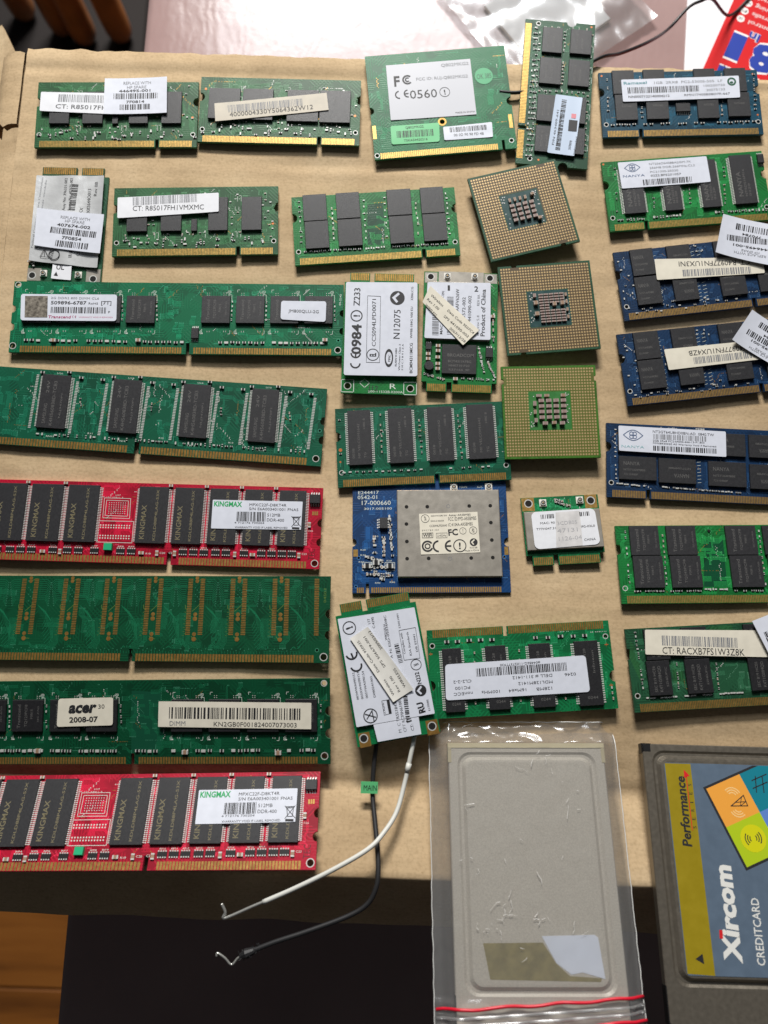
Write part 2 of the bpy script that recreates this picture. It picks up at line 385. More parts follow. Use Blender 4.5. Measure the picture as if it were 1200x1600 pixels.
    def part(s, x, y, L, W, H, rot=0, kind='r', name=None):
        """small two-ended component at scan point"""
        p = s.G(x, y); c, sn = math.cos(rot), math.sin(rot); mb = MB()
        def bx(x0, y0, x1, y1, z1, m):
            q = [(x0, y0), (x1, y0), (x1, y1), (x0, y1)]; q = [(p[0]+c*a-sn*b, p[1]+sn*a+c*b) for a, b in q]
            s.smd.add([(a, b, s.t) for a, b in q]+[(a, b, s.t+z1) for a, b in q], [(4, 5, 6, 7), (0, 1, 5, 4), (1, 2, 6, 5), (2, 3, 7, 6), (3, 0, 4, 7)], m)
        body = {'r': SMDD, 'c': SMDT, 'w': SOLD}[kind]
        bx(-L/2+L*.22, -W/2, L/2-L*.22, W/2, H, body); bx(-L/2, -W/2*.98, -L/2+L*.24, W/2*.98, H*1.03, SOLD); bx(L/2-L*.24, -W/2*.98, L/2, W/2*.98, H*1.03, SOLD)
    def row(s, x0, y0, x1, y1, n, L=1.0, W=.5, H=.35, kinds='rrc', rots=(0, 1), skip=0.12):
        for i in range(n):
            if s.rng.random() < skip: continue
            f = (i+.5)/n; s.part(x0+(x1-x0)*f+s.rng.uniform(-3, 3), y0+(y1-y0)*f+s.rng.uniform(-2, 2), L*s.rng.uniform(.85, 1.1), W, H, s.rng.choice(rots)*math.pi/2, s.rng.choice(kinds))
    def pack(s, x, y, L=2.0, W=1.5, n=4):
        """resistor network, an object of its own"""
        p = s.G(x, y); key = 'pack%.1f%.1f%d' % (L, W, n)
        if key not in _tx:
            mb = MB(); mb.box(-L/2, -W*.32, 0, L/2, W*.32, .5, SMDD)
            for i in range(n):
                u = -L/2+L*(i+.5)/n
                for d in (-1, 1): mb.box(u-L/n*.28, min(d*W*.3, d*W/2), 0, u+L/n*.28, max(d*W*.3, d*W/2), .48, SOLD)
            _tx[key] = mb.mesh('resistor_pack')
        o = bpy.data.objects.new('resistor_pack', _tx[key]); col.objects.link(o); o.parent = s.root; o.location = (p[0]*MM, p[1]*MM, s.t*MM)
    def sline(s, pts, wd=.15, m=None): s.silk.line([s.G(*q) for q in pts], wd, s.t+.03, m or SILK)
    def stext(s, tx, x0, y0, x1, y1, h, m=None): put_text(s.silk, tx, s.G(x0, y0), s.G(x1, y1), h*s.k, s.t+.03, m or SILK)
    def pad(s, x0, y0, x1, y1, m, z=.05):
        a, b = s.G(x0, y0), s.G(x1, y1); s.con.box(min(a[0], b[0]), min(a[1], b[1]), s.t-.02, max(a[0], b[0]), max(a[1], b[1]), s.t+z, m)
    def disc(s, x, y, r, m, z=.05, n=14): p = s.G(x, y); s.con.cyl(p[0], p[1], r, s.t-.02, s.t+z, m, n)
    def label(s, quad, z, m, texts=(), bars=(), bend=0.12, name='sticker', draw=None, ink=None, rc=0.5, unit=.2, lab=None, dip=0.05):
        """sticker with the four scan corners TL TR BR BL, z above the board's underside; bend lifts its ends"""
        c = [s.G(*q) for q in quad]
        ux, uy = c[1][0]-c[0][0], c[1][1]-c[0][1]; vx, vy = c[3][0]-c[0][0], c[3][1]-c[0][1]; den = ux*vy-uy*vx
        def uv(x, y): a, b = x-c[0][0], y-c[0][1]; return (a*vy-b*vx)/den, (ux*b-uy*a)/den
        def zf0(x, y):
            u, v = uv(x, y); return z+bend*((u-.5)**2*4)-dip*math.sin(u*9.4)*.5-dip*math.cos(v*4+u*3)*.5
        nu = 24; mb = MB(); vs = []; Lu = math.hypot(ux, uy); Lv = math.hypot(vx, vy); k = min(rc, Lv*.45)
        ed = [k*(1-math.cos(R(d)))/Lv for d in (0, 22, 45, 68, 90)]; VV = ed+[ed[-1]+(1-2*ed[-1])*i/6 for i in range(1, 6)]+[1-e for e in reversed(ed)]; nv = len(VV)-1
        for j in range(nv+1):
            for i in range(nu+1):
                u, v = i/nu, VV[j]
                # rounded corners
                e = min(v, 1-v)*Lv; ins = (k-math.sqrt(max(0, k*k-(k-e)**2))) if e < k-1e-6 else 0
                uu = ins/Lu+(1-2*ins/Lu)*u
                p = (c[0][0]*(1-uu)*(1-v)+c[1][0]*uu*(1-v)+c[2][0]*uu*v+c[3][0]*(1-uu)*v, c[0][1]*(1-uu)*(1-v)+c[1][1]*uu*(1-v)+c[2][1]*uu*v+c[3][1]*(1-uu)*v)
                vs.append((p[0], p[1], zf0(*p)))
        n = len(vs); W = nu+1; fs = []
        for j in range(nv):
            for i in range(nu):
                a = j*W+i; fs.append((a+W, a+W+1, a+1, a))
        lo = [(x, y, q-.1) for x, y, q in vs]; mb.add(vs, fs, m); mb.add(lo, [tuple(reversed(f)) for f in fs], m); fs = []
        bd = [i for i in range(W)]+[j*W+nu for j in range(1, nv+1)]+[nv*W+i for i in range(nu-1, -1, -1)]+[j*W for j in range(nv-1, 0, -1)]
        for i in range(len(bd)): a, b = bd[i], bd[(i+1) % len(bd)]; fs.append((a, b, b+n, a+n))
        mb.add(vs+lo, fs, m); ob = mb.build(name, s.root, None, True)
        if lab: ob['label'] = lab
        zf = lambda x, y: zf0(x, y)+.045
        q = MB(); ink = ink or INK
        for t in texts:
            tx, x0, y0, x1, y1, hh = t[:6]; put_text(q, tx, s.G(x0, y0), s.G(x1, y1), hh*s.k, zf, t[6] if len(t) > 6 and t[6] else ink, (t[7] if len(t) > 7 else 0.0), t[8] if len(t) > 8 else 0.0)
        if draw:
            k0 = len(q.v); draw(q, s, zf, z+.045); q.v[k0:] = [(x, y, a+zf0(x, y)-z+.01) for x, y, a in q.v[k0:]]
        if q.v: q.build('print', ob)
        if bars:
            q = MB()
            for b in bars: put_bars(q, s.G(b[0], b[1]), s.G(b[2], b[3]), b[4]*s.k, zf, b[5] if len(b) > 5 else ink, s.rng, unit)
            q.build('barcode', ob)
        return ob
    def holes_dark(s): pass
    def done(s):
        for mb, n in ((s.smd, 'small_components'), (s.silk, 'silkscreen'), (s.con, 'edge_contacts'), (s.tr, 'copper_traces')):
            if mb.v: mb.build(n, s.root, 'stuff')
        return s.root
def circ_mark(q, s, x, y, r, z, m, tx=None, wd=.16, bold=.02, rot=0):
    p = s.G(x, y); rr = r*s.k; q.ring(p[0], p[1], rr*(1-wd), rr, z, m, 28)
    if tx:
        dx, dy = math.cos(rot)*rr*.09*len(tx)*1.6, math.sin(rot)*rr*.09*len(tx)*1.6; h = rr*1.0
        ox, oy = math.sin(rot)*h/2, -math.cos(rot)*h/2
        put_text(q, tx, (p[0]-dx+ox, p[1]-dy+oy), (p[0]+dx+ox, p[1]+dy+oy), h, z, m, bold)
def ce_mark(q, s, x, y, hpx, z, m, rot=0.0):
    """the CE mark: two open rings"""
    p = s.G(x, y); r = hpx*s.k/2; c, sn = math.cos(rot), math.sin(rot)
    for k, d in ((0, 0), (1, 2.0*r)):
        cx, cy = p[0]+c*d, p[1]+sn*d; q.ring(cx, cy, r*.72, r, z, m, 16, math.pi/2+rot, math.pi*1.5+rot)
        if k: q.line([(cx-c*r*.85, cy-sn*r*.85), (cx-c*r*.05, cy-sn*r*.05)], r*.28, z+.002, m)
def tick_mark(q, s, x, y, r, z, m, mw):
    p = s.G(x, y); rr = r*s.k; q.cyl(p[0], p[1], rr, z-.02, z, m, 24); q.line([(p[0]-rr*.1, p[1]-rr*.5), (p[0]-rr*.5, p[1]), (p[0]+rr*.1, p[1]+rr*.55)], rr*.32, z+.01, mw)

GST = mat('sticker_mint', (96, 190, 126), .45)
# ------------------------------------------------------------------ setting: table, floor, cardboard box
from mathutils import noise as mnoise
def tex_mat(name, build):
    m = bpy.data.materials.new(name); m.use_nodes = True; nt = m.node_tree; build(nt, nt.nodes['Principled BSDF']); MATS[name] = m; return m
def nd(nt, t, **k):
    n = nt.nodes.new(t)
    for a, v in k.items(): n.inputs[a].default_value = v
    return n
def ramp(nt, fac, stops):
    r = nt.nodes.new('ShaderNodeValToRGB'); e = r.color_ramp.elements
    while len(e) < len(stops): e.new(.5)
    for i, (p, c) in enumerate(stops): e[i].position = p; e[i].color = c
    nt.links.new(fac, r.inputs[0]); return r.outputs[0]
def cardboard(nt, b):
    tc = nd(nt, 'ShaderNodeTexCoord'); o = tc.outputs['Object']
    n1 = nd(nt, 'ShaderNodeTexNoise', Scale=28.0, Detail=6.0); nt.links.new(o, n1.inputs['Vector'])
    c1 = ramp(nt, n1.outputs['Fac'], [(.3, lin(178, 153, 119)), (.52, lin(193, 168, 133)), (.75, lin(204, 181, 147))])
    n2 = nd(nt, 'ShaderNodeTexNoise', Scale=900.0, Detail=4.0); nt.links.new(o, n2.inputs['Vector'])
    mp = nd(nt, 'ShaderNodeMapping'); mp.inputs['Scale'].default_value = (260, 1400, 400); nt.links.new(o, mp.inputs[0])
    n3 = nd(nt, 'ShaderNodeTexNoise', Scale=1.0, Detail=3.0); nt.links.new(mp.outputs[0], n3.inputs['Vector'])
    c2 = ramp(nt, n2.outputs['Fac'], [(.25, (.72, .70, .66, 1)), (.5, (1, 1, 1, 1)), (.8, (1.12, 1.12, 1.12, 1))])
    c3 = ramp(nt, n3.outputs['Fac'], [(.3, (.86, .85, .83, 1)), (.6, (1.04, 1.04, 1.04, 1))])
    v = nd(nt, 'ShaderNodeTexVoronoi', Scale=240.0); nt.links.new(o, v.inputs['Vector'])
    c4 = ramp(nt, v.outputs['Distance'], [(.04, (.55, .48, .40, 1)), (.10, (1, 1, 1, 1))])
    prev = c1
    for c, f in ((c2, .6), (c3, .45), (c4, .35)):
        mx = nt.nodes.new('ShaderNodeMix'); mx.data_type = 'RGBA'; mx.blend_type = 'MULTIPLY'; mx.inputs[0].default_value = f; nt.links.new(prev, mx.inputs[6]); nt.links.new(c, mx.inputs[7]); prev = mx.outputs[2]
    nt.links.new(prev, b.inputs['Base Color']); b.inputs['Roughness'].default_value = .82; b.inputs['Specular IOR Level'].default_value = .25
    bp = nd(nt, 'ShaderNodeBump', Strength=.24, Distance=.00025); nt.links.new(n2.outputs['Fac'], bp.inputs['Height'])
    bp2 = nd(nt, 'ShaderNodeBump', Strength=.3, Distance=.0006); wv = nd(nt, 'ShaderNodeTexWave', Scale=46.0, Distortion=1.2, Detail=1.0); wv.bands_direction = 'Y'; nt.links.new(o, wv.inputs['Vector']); bp3 = nd(nt, 'ShaderNodeBump', Strength=.10, Distance=.0006); nt.links.new(wv.outputs['Fac'], bp3.inputs['Height']); nt.links.new(bp3.outputs[0], bp.inputs['Normal']); n5 = nd(nt, 'ShaderNodeTexNoise', Scale=120.0, Detail=4.0); nt.links.new(o, n5.inputs['Vector']); nt.links.new(n5.outputs['Fac'], bp2.inputs['Height']); nt.links.new(bp.outputs[0], bp2.inputs['Normal']); nt.links.new(bp2.outputs[0], b.inputs['Normal'])
CARD = tex_mat('cardboard', cardboard)
CORR = mat('cardboard_core', (150, 122, 86), .9, 0, .2, 300)
def sst(t): t = max(0.0, min(1.0, t)); return t*t*(3-2*t)
def surf(x, y):
    """height of the box top (mm): flat far away, rising towards the front, a crease, then the raised front flap"""
    g = sst((x+165)/145); t = max(0.0, min(1.0, (70-y)/90)); z = (8.5*(.6*t+.4*sst(t))-1.5*sst((-20-y)/37))*g
    r = max(0.0, (-56-y)/28); return z+11*min(r, 1.0)-2.0*(1-g)*sst((-38-y)/14)
def wob(x, y): return .5*mnoise.noise(Vector((x*.022, y*.045, 1.3)))+.15*mnoise.noise(Vector((x*.11, y*.13, 7.0)))
def crease(x, y):
    c = 191.5+.03*x+1.2*mnoise.noise(Vector((x*.02, 0, 3))); d = y-c; z = 0.0
    if x > -60: z += -.55*math.exp(-(d/4.5)**2)*sst((x+60)/25) if d > 0 else -.55*math.exp(-(d/1.2)**2)*sst((x+60)/25)
    c2 = 232.5+.8*mnoise.noise(Vector((x*.03, 5, 3))); z += -.5*math.exp(-((y-c2)/2.2)**2)
    c3 = -57+1.6*mnoise.noise(Vector((x*.025, 9, 2))); z += -.9*math.exp(-((y-c3)/3.0)**2)
    c4 = 139+.04*(x-90)+1.0*mnoise.noise(Vector((x*.03, 2, 3))); z += -.45*math.exp(-((y-c4)/(3.5 if y > c4 else 1.1))**2)*sst((x-78)/14)
    c5 = 52+.02*x+1.5*mnoise.noise(Vector((x*.03, 7, 3))); z += -.3*math.exp(-((y-c5)/(3.5 if y > c5 else 1.2))**2)*sst((x-72)/14)
    return z
box = thing('cardboard_box', 'large brown cardboard box with creased top carrying all the computer parts', 'box', (0, 0, -70), (0, 0, 0))
mb = MB(); xs = [-159.5+2.5*i for i in range(149)]; ys = [242.0-2.0*j for j in range(164)]
prof = [(y, None) for y in ys if y > -83]+[(-83.0-3.2*math.sin(a), a) for a in [R(d) for d in (15, 35, 55, 75)]]
vs = []; nx = len(xs)
ny = 0
for y, a in prof:
    for x in xs:
        yy = y
        if a is None:
            e = 0.0
            if y > 236: e = -.25*((y-236)/6)**2*3
            z = surf(x, y)+wob(x, y)*(1 if y > -70 else .8)+crease(x, y)+e
            if y > 239: yy = y+.8*mnoise.noise(Vector((x*.15, 2, 2)))-(0 if x < 147 else (x-147)*.5)
        else: z = surf(x, -84)+wob(x, -83)-.0-3.0*(1-math.cos(a))
        vs.append((x, yy, z+70))
    ny += 1
for k in range(1, 10):   # outer side of the front flap, sloping back down to its torn lower edge
    for x in xs:
        f = k/9; z0 = surf(x, -84)-2.4; ye = -107+1.1*mnoise.noise(Vector((x*.04, 3, 1))); vs.append((x, -86.2+(ye+86.2)*f, z0+(-4.5-z0)*f+.5*math.sin(f*3.1)+wob(x, -90)+70))
    ny += 1
fs = [(j*nx+i, (j+1)*nx+i, (j+1)*nx+i+1, j*nx+i+1) for j in range(ny-1) for i in range(nx-1)]
mb.add(vs, fs, CARD); n0 = len(vs)
bd = list(range(nx))+[j*nx+nx-1 for j in range(1, ny)]+[(ny-1)*nx+i for i in range(nx-2, -1, -1)]+[j*nx for j in range(ny-2, 0, -1)]
bv = [vs[i] for i in bd]; L = len(bd); mb.add(bv+[(x, y, z-3.4) for x, y, z in bv], [(i, (i+1) % L, (i+1) % L+L, i+L) for i in range(L)], CORR)
mb.add([(x, y, z-3.6) for x, y, z in vs], [tuple(reversed(f)) for f in fs], CARD)
top = mb.build('top_panel', box, None, True)
mb = MB(); mb.box(-158, -78, 0, 212, -74, 64, CARD); mb.box(-158, 236, 0, 212, 240, 65.5, CARD); mb.box(-158, -74, 0, -154, 236, 65.8, CARD); mb.box(208, -74, 0, 212, 236, 65.8, CARD); mb.build('walls', box)
# folded tuck flap along the left edge: two pieces with a gap
def roll(y0, y1, up_, name, ragged):
    g = MB(); v = []; m = 10; n = max(4, int((y1-y0)/3))
    for j in range(n+1):
        y = y0+(y1-y0)*j/n
        for i in range(m+1):
            a = math.pi*.62*i/m; x = -160.6-9.5*math.sin(a)-i*.35; z = up_-6.5*(1-math.cos(a))+.5*mnoise.noise(Vector((i*.4, y*.06, 4)))
            v.append((x, y+(ragged*mnoise.noise(Vector((i*.9, j*.01, 2))) if j in (0, n) else 0), z+70))
    f = [(j*(m+1)+i, j*(m+1)+i+1, (j+1)*(m+1)+i+1, (j+1)*(m+1)+i) for j in range(n) for i in range(m)]
    g.add(v, f, CARD); g.add([(x+.6, y, z-2.6) for x, y, z in v], [tuple(reversed(q)) for q in f], CARD)
    k = len(v); e = [i for i in range(m+1)]; g.add([v[i] for i in e]+[(v[i][0]+.6, v[i][1], v[i][2]-2.6) for i in e], [(i, i+1, i+m+2, i+m+1) for i in range(m)], CORR)
    e = [n*(m+1)+i for i in range(m+1)]; g.add([v[i] for i in e]+[(v[i][0]+.6, v[i][1], v[i][2]-2.6) for i in e], [(i, i+1, i+m+2, i+m+1) for i in range(m)], CORR)
    return g.build(name, box, None, True)
roll(206, 240, -.4, 'tuck_flap', 2.5); roll(-82, 194, -2.0, 'tuck_flap', 2.0)
g = MB(); v = [(-174, 250, 40), (-196, 288, 28), (-262, 250, 6), (-240, 150, 6), (-172, 190, 40)]; g.add(v+[(x, y, z-3.2) for x, y, z in v], [(0, 1, 2, 3, 4), (9, 8, 7, 6, 5)]+[(i, i+5, (i+1) % 5+5, (i+1) % 5) for i in range(5)], CARD); g.build('side_flap', box)
# table with a plum plastic cloth
def plastic(nt, b):
    tc = nd(nt, 'ShaderNodeTexCoord'); o = tc.outputs['Object']; n = nd(nt, 'ShaderNodeTexNoise', Scale=9.0, Detail=4.0); nt.links.new(o, n.inputs['Vector'])
    nt.links.new(ramp(nt, n.outputs['Fac'], [(.3, lin(140, 116, 114)), (.7, lin(166, 140, 138))]), b.inputs['Base Color']); b.inputs['Roughness'].default_value = .22; b.inputs['Coat Weight'].default_value = .4
    w_ = nd(nt, 'ShaderNodeTexWave', Scale=60.0, Distortion=9.0, Detail=2.0); nt.links.new(o, w_.inputs['Vector']); n2 = nd(nt, 'ShaderNodeTexNoise', Scale=40.0, Detail=4.0); nt.links.new(o, n2.inputs['Vector'])
    bp = nd(nt, 'ShaderNodeBump', Strength=.35, Distance=.0012); nt.links.new(n2.outputs['Fac'], bp.inputs['Height']); bp2 = nd(nt, 'ShaderNodeBump', Strength=.05, Distance=.0005); nt.links.new(w_.outputs['Fac'], bp2.inputs['Height']); nt.links.new(bp.outputs[0], bp2.inputs['Normal']); nt.links.new(bp2.outputs[0], b.inputs['Normal'])
CLOTH = tex_mat('plum_plastic', plastic)
def wood(nt, b):
    tc = nd(nt, 'ShaderNodeTexCoord'); mp = nd(nt, 'ShaderNodeMapping'); mp.inputs['Scale'].default_value = (2.5, 26, 10); nt.links.new(tc.outputs['Object'], mp.inputs[0]); n = nd(nt, 'ShaderNodeTexNoise', Scale=1.0, Detail=6.0); nt.links.new(mp.outputs[0], n.inputs['Vector'])
    nt.links.new(ramp(nt, n.outputs['Fac'], [(.3, lin(92, 52, 18)), (.5, lin(150, 92, 36)), (.72, lin(172, 112, 50))]), b.inputs['Base Color']); b.inputs['Roughness'].default_value = .45
WOOD = tex_mat('floor_wood', wood); DARKW = mat('table_wood_dark', (58, 36, 22), .5, 0, .2, 20)
tb = thing('table', 'table under a plum plastic cloth carrying the cardboard box', 'table', (0, 0, -70), (0, 0, 0))
mb = MB(); mb.box(-134, -420, -32, 800, 640, -2, DARKW); mb.build('table_top', tb)
for x in (-100, 760):
    for y in (-380, 600): mb = MB(); mb.box(x-28, y-28, -680, x+28, y+28, -32, DARKW, 3); mb.build('leg', tb)
mb = MB(); v = []; X = [-137.4, -137.0, -135.5, -132]+[-120+23*i for i in range(41)]; Y = [-424+11.2*j for j in range(96)]
for y in Y:
    for i, x in enumerate(X): v.append((x+(.8*mnoise.noise(Vector((y*.02, 1, 1))) if i < 3 else 0), y, (-60, -6, -1.0, -.2)[i] if i < 4 else -.15*abs(mnoise.noise(Vector((x*.012, y*.012, 4))))))
n = len(X); mb.add(v, [(j*n+i, j*n+i+1, (j+1)*n+i+1, (j+1)*n+i) for j in range(len(Y)-1) for i in range(n-1)], CLOTH); mb.build('table_cloth', tb, None, True)
fl = thing('floor', 'brown wooden floor of long boards beside the table', 'floor', (0, 0, -750), (0, 0, 0)); fl['kind'] = 'structure'
for k in range(24):
    y = -1500+130*k; mb = MB(); mb.box(-1800, y, -20, 1500, y+127.5, -.3*(k % 3), WOOD, 1.2); o = mb.build('floor_board', fl)
# chair behind the table corner
SPW = mat('chair_wood', (176, 116, 70), .4, 0, .25, 30); SEAT = mat('chair_seat_dark', (22, 14, 12), .8)
ch = thing('chair', 'dark wooden chair with rounded back spindles beyond the corner of the box', 'chair', (-400, 640, -750), (0, 0, 0))
mb = MB(); mb.box(-230, -60, 270, 130, 330, 300, SEAT, 8); mb.build('seat', ch)
for x in (-210, 110):
    for y in (-40, 310): mb = MB(); mb.cyl(x, y, 16, 0, 270, SPW, 14, 19); mb.build('leg', ch)
for x, y, lean in ((-5, 5, .0), (38, -12, .02), (63, -22, .0), (101, -18, -.02)):
    mb = MB(); rr = [1, 6, 10, 12.5, 13.5, 14, 14, 14]; zz = [300.5, 302, 305, 309.5, 315, 330, 500, 760]; mb.tube([(x+(z-300)*lean, y, z) for z in zz], 14, SPW, 18, rr); mb.build('spindle', ch, None, True)
mb = MB(); mb.box(-40, -35, 760, 135, 20, 800, SPW, 6); mb.build('top_rail', ch)
# ------------------------------------------------------------------ things on the table behind the box
def sheet(pts, z, th, m): g = MB(); g.prism([pts], z, z+th, m); return g
o = sheet([(150, 280), (320, 284), (320, 460), (161, 440)], -69.6, .3, mat('white_paper', (226, 226, 232), .6, 0, .03, 60)).build('paper_sheet'); tag(o, 'white paper sheet lying under the red leaflet', 'paper')
lf = thing('leaflet', 'upside-down red printed leaflet with big blue 8in1 lettering', 'leaflet', (180, 320, -69.2), (0, 0, R(-23)))
mb = MB(); mb.box(-9, -70, 0, 120, 70, .4, mat('leaflet_red', (206, 34, 38), .35)); mb.build('sheet', lf)
LB = mat('leaflet_blue', (38, 62, 160), .4); LW = mat('leaflet_white', (236, 232, 232), .4); mb = MB()
def flip_text(tx, x0, x1, y, cap, z, m, bold=0.0): put_text(mb, tx, (x1, y), (x0, y), cap, z, m, bold)
for e, m, z, bo in ((1, LW, .45, .11), (0, LB, .5, .05)):
    flip_text('1', -2, 6, -1, 14, z, m, bo); flip_text('8', 11, 25, -1, 15, z, m, bo); flip_text('in', 6, 12, 4, 5, z, m, bo*.6); flip_text('Universal', -2, 36, -22, 9, z, m, bo)
for i, (cc, wd) in enumerate((('GB', 'Control'), ('F', 'Universelle'), ('NL', 'Bediening'), ('E', 'Universal'), ('D', 'Control'))):
    y = 9+i*5.2; mb.ring(-1.5+i*.3, y, 0, 2.1, .44, LW, 20); put_text(mb, cc, (-.3+i*.3, y+.8), (-2.7+i*.3, y+.8), 1.6, .48, INK); flip_text(wd, 3, 16+len(wd)*.4, y+1.2, 2.6, .46, LW)
mb.build('print', lf)
def film(name, tint, glos, rough, haze=0.0):
    m = bpy.data.materials.new(name); m.use_nodes = True; nt = m.node_tree; out = nt.nodes['Material Output']; nt.nodes.remove(nt.nodes['Principled BSDF'])
    t = nd(nt, 'ShaderNodeBsdfTransparent', Color=tint); mu = nt.nodes.new('ShaderNodeMath'); mu.operation = 'MULTIPLY'; mu.inputs[1].default_value = .3; g_ = nd(nt, 'ShaderNodeBsdfGlossy', Roughness=rough, Color=(.95, .95, .95, 1)); fr = nd(nt, 'ShaderNodeFresnel', IOR=1.5); ad = nt.nodes.new('ShaderNodeMath'); ad.operation = 'ADD'; ad.inputs[1].default_value = glos
    nt.links.new(fr.outputs[0], mu.inputs[0]); nt.links.new(mu.outputs[0], ad.inputs[0]); mx = nt.nodes.new('ShaderNodeMixShader'); nt.links.new(ad.outputs[0], mx.inputs[0]); df = nd(nt, 'ShaderNodeBsdfDiffuse', Color=(.9, .9, .9, 1)); mh = nt.nodes.new('ShaderNodeMixShader'); mh.inputs[0].default_value = haze; nt.links.new(t.outputs[0], mh.inputs[1]); nt.links.new(df.outputs[0], mh.inputs[2]); nt.links.new(mh.outputs[0], mx.inputs[1]); nt.links.new(g_.outputs[0], mx.inputs[2]); nt.links.new(mx.outputs[0], out.inputs[0]); return m
FILM = film('clear_film', (.975, .975, .97, 1), .035, .13, .075); FILMS = film('silver_film', (.88, .89, .90, 1), .14, .25, .12); FEDGE = mat('film_edge', (214, 214, 212), .3)
def bag_mesh(x0, x1, y0, y1, zf, nx_, ny_, m):
    g = MB(); v = []
    for j in range(ny_+1):
        for i in range(nx_+1):
            x, y = x0+(x1-x0)*i/nx_, y0+(y1-y0)*j/ny_; v.append((x, y, zf(x, y)))
    g.add(v, [(j*(nx_+1)+i, j*(nx_+1)+i+1, (j+1)*(nx_+1)+i+1, (j+1)*(nx_+1)+i) for j in range(ny_) for i in range(nx_)], m); return g
pb = thing('plastic_bag', 'crumpled silvery plastic bag on the table behind the box', 'bag', (82, 322, -69.5), (0, 0, R(38)))
def cz(x, y): return 2.2+3.2*abs(mnoise.noise(Vector((x*.045, y*.045, 2))))+1.0*abs(mnoise.noise(Vector((x*.14, y*.1, 5))))
bag_mesh(-40, 46, -30, 52, cz, 44, 42, FILMS).build('film', pb, None, True)
g = MB(); g.box(-24, -16, .3, 26, 30, 1.8, mat('bag_contents_white', (222, 222, 224), .5), .3); g.build('card_inside', pb)
mb = MB(); mb.tube(smoothpath([(43, 226.5, 2.2), (52, 226.7, 2.0), (66, 233, -.2), (85.5, 244.5, 1.2), (98, 255, -8), (115, 271.5, -20), (132, 296, -40), (142, 308, -40), (148.4, 312, -40), (156, 317, -44), (175, 328, -66), (190, 345, -68)]), .75, mat('black_wire', (22, 22, 24), .45)); tag(mb.build('antenna_wire', None, None, True), 'thin black wire running from under the end-on module across to the paper', 'wire')
# ------------------------------------------------------------------ antenna leads of the wireless card with N232 label
BW = mat('lead_black', (36, 36, 38), .5); WW = mat('lead_white', (206, 206, 200), .5); TIN = mat('bare_wire', (205, 205, 200), .3, .7)
c1 = thing('antenna_lead', 'black antenna lead with green MAIN tag and frayed end hanging over the box front', 'cable', (0, -41, 8.5), (0, 0, 0), 'antenna leads of the wireless card')
of = lambda P: [(x, y+41, z-8.5) for x, y, z in P]
mb = MB(); mb.tube(of(smoothpath([(.5, -34, 10.5), (0, -40.9, 10.5), (-.7, -49, 10.6), (-.8, -57.9, 11.6), (.4, -66.7, 15.5), (1.6, -75, 19.5), (2, -81.2, 22), (1.5, -85.7, 23), (-1.1, -90.9, 23), (-7.4, -95.1, 22.6), (-21.1, -100.5, 22.3), (-31.6, -104.2, 22), (-39.9, -107.6, 21.8)])), .85, BW, 10); mb.build('insulation', c1, None, True)
rg = random.Random(5); mb = MB(); mb.tube(of([(-38, -106.9, 21.8), (-41, -108.2, 21.7), (-43, -109.3, 21.4)]), 1.5, BW, 10, [1.0, 1.7, .9])
for i in range(26): a = rg.uniform(0, 6.28); x = rg.uniform(-43, -36); y = -106.2+(x+37)*.42*-1*-1-.6; mb.tube(of([(x, y, 21.8), (x+rg.uniform(-1.6, .6), y+math.cos(a)*1.8, 21.8+math.sin(a)*1.6)]), .12, BW, 4)
mb.build('frayed_end', c1); mb = MB(); mb.tube(of(smoothpath([(-42, -109, 21.5), (-43.8, -109.9, 21), (-45.8, -112, 21), (-48.2, -110, 21), (-50.7, -108.6, 21), (-51.0, -109.6, 21)])), .38, TIN, 8); mb.build('bare_core', c1, None, True)
mb = MB(); mb.box(-5.0, -16.6, 4.6, 1.0, -12.6, 4.9, GST); ob = mb.build('tag', c1); q = MB(); put_text(q, 'MAIN', (-4.0, -15.6), (.6, -15.6), 1.9, 4.95, INK); q.build('print', ob)
c2 = thing('antenna_lead', 'white antenna lead crossing over the black one with a bare hooked tip', 'cable', (13, -37, 8.5), (0, 0, 0), 'antenna leads of the wireless card')
of = lambda P: [(x-13, y+37, z-8.5) for x, y, z in P]
mb = MB(); mb.tube(of(smoothpath([(14.2, -30, 11), (13.6, -37.5, 12), (12, -46.3, 12.5), (10.4, -54, 13.2), (7.8, -62.8, 16.5), (3.6, -68.8, 20.2), (-1.8, -73.6, 23.6), (-13.3, -80.1, 25), (-25.8, -86.5, 24.5), (-36, -91.2, 24)])), .82, WW, 10); mb.build('insulation', c2, None, True)
mb = MB(); mb.tube(of(smoothpath([(-35, -90.7, 24), (-39.4, -92.6, 24), (-48.5, -96.6, 24), (-48.4, -94.7, 24), (-49.8, -92.1, 24)])), .5, TIN, 8); mb.build('bare_core', c2, None, True)
mb = MB(); mb.tube(of([(11.9, -47, 12.55), (11.2, -50, 12.75)]), 1.0, WW, 10); mb.build('shrink_sleeve', c2, None, True)
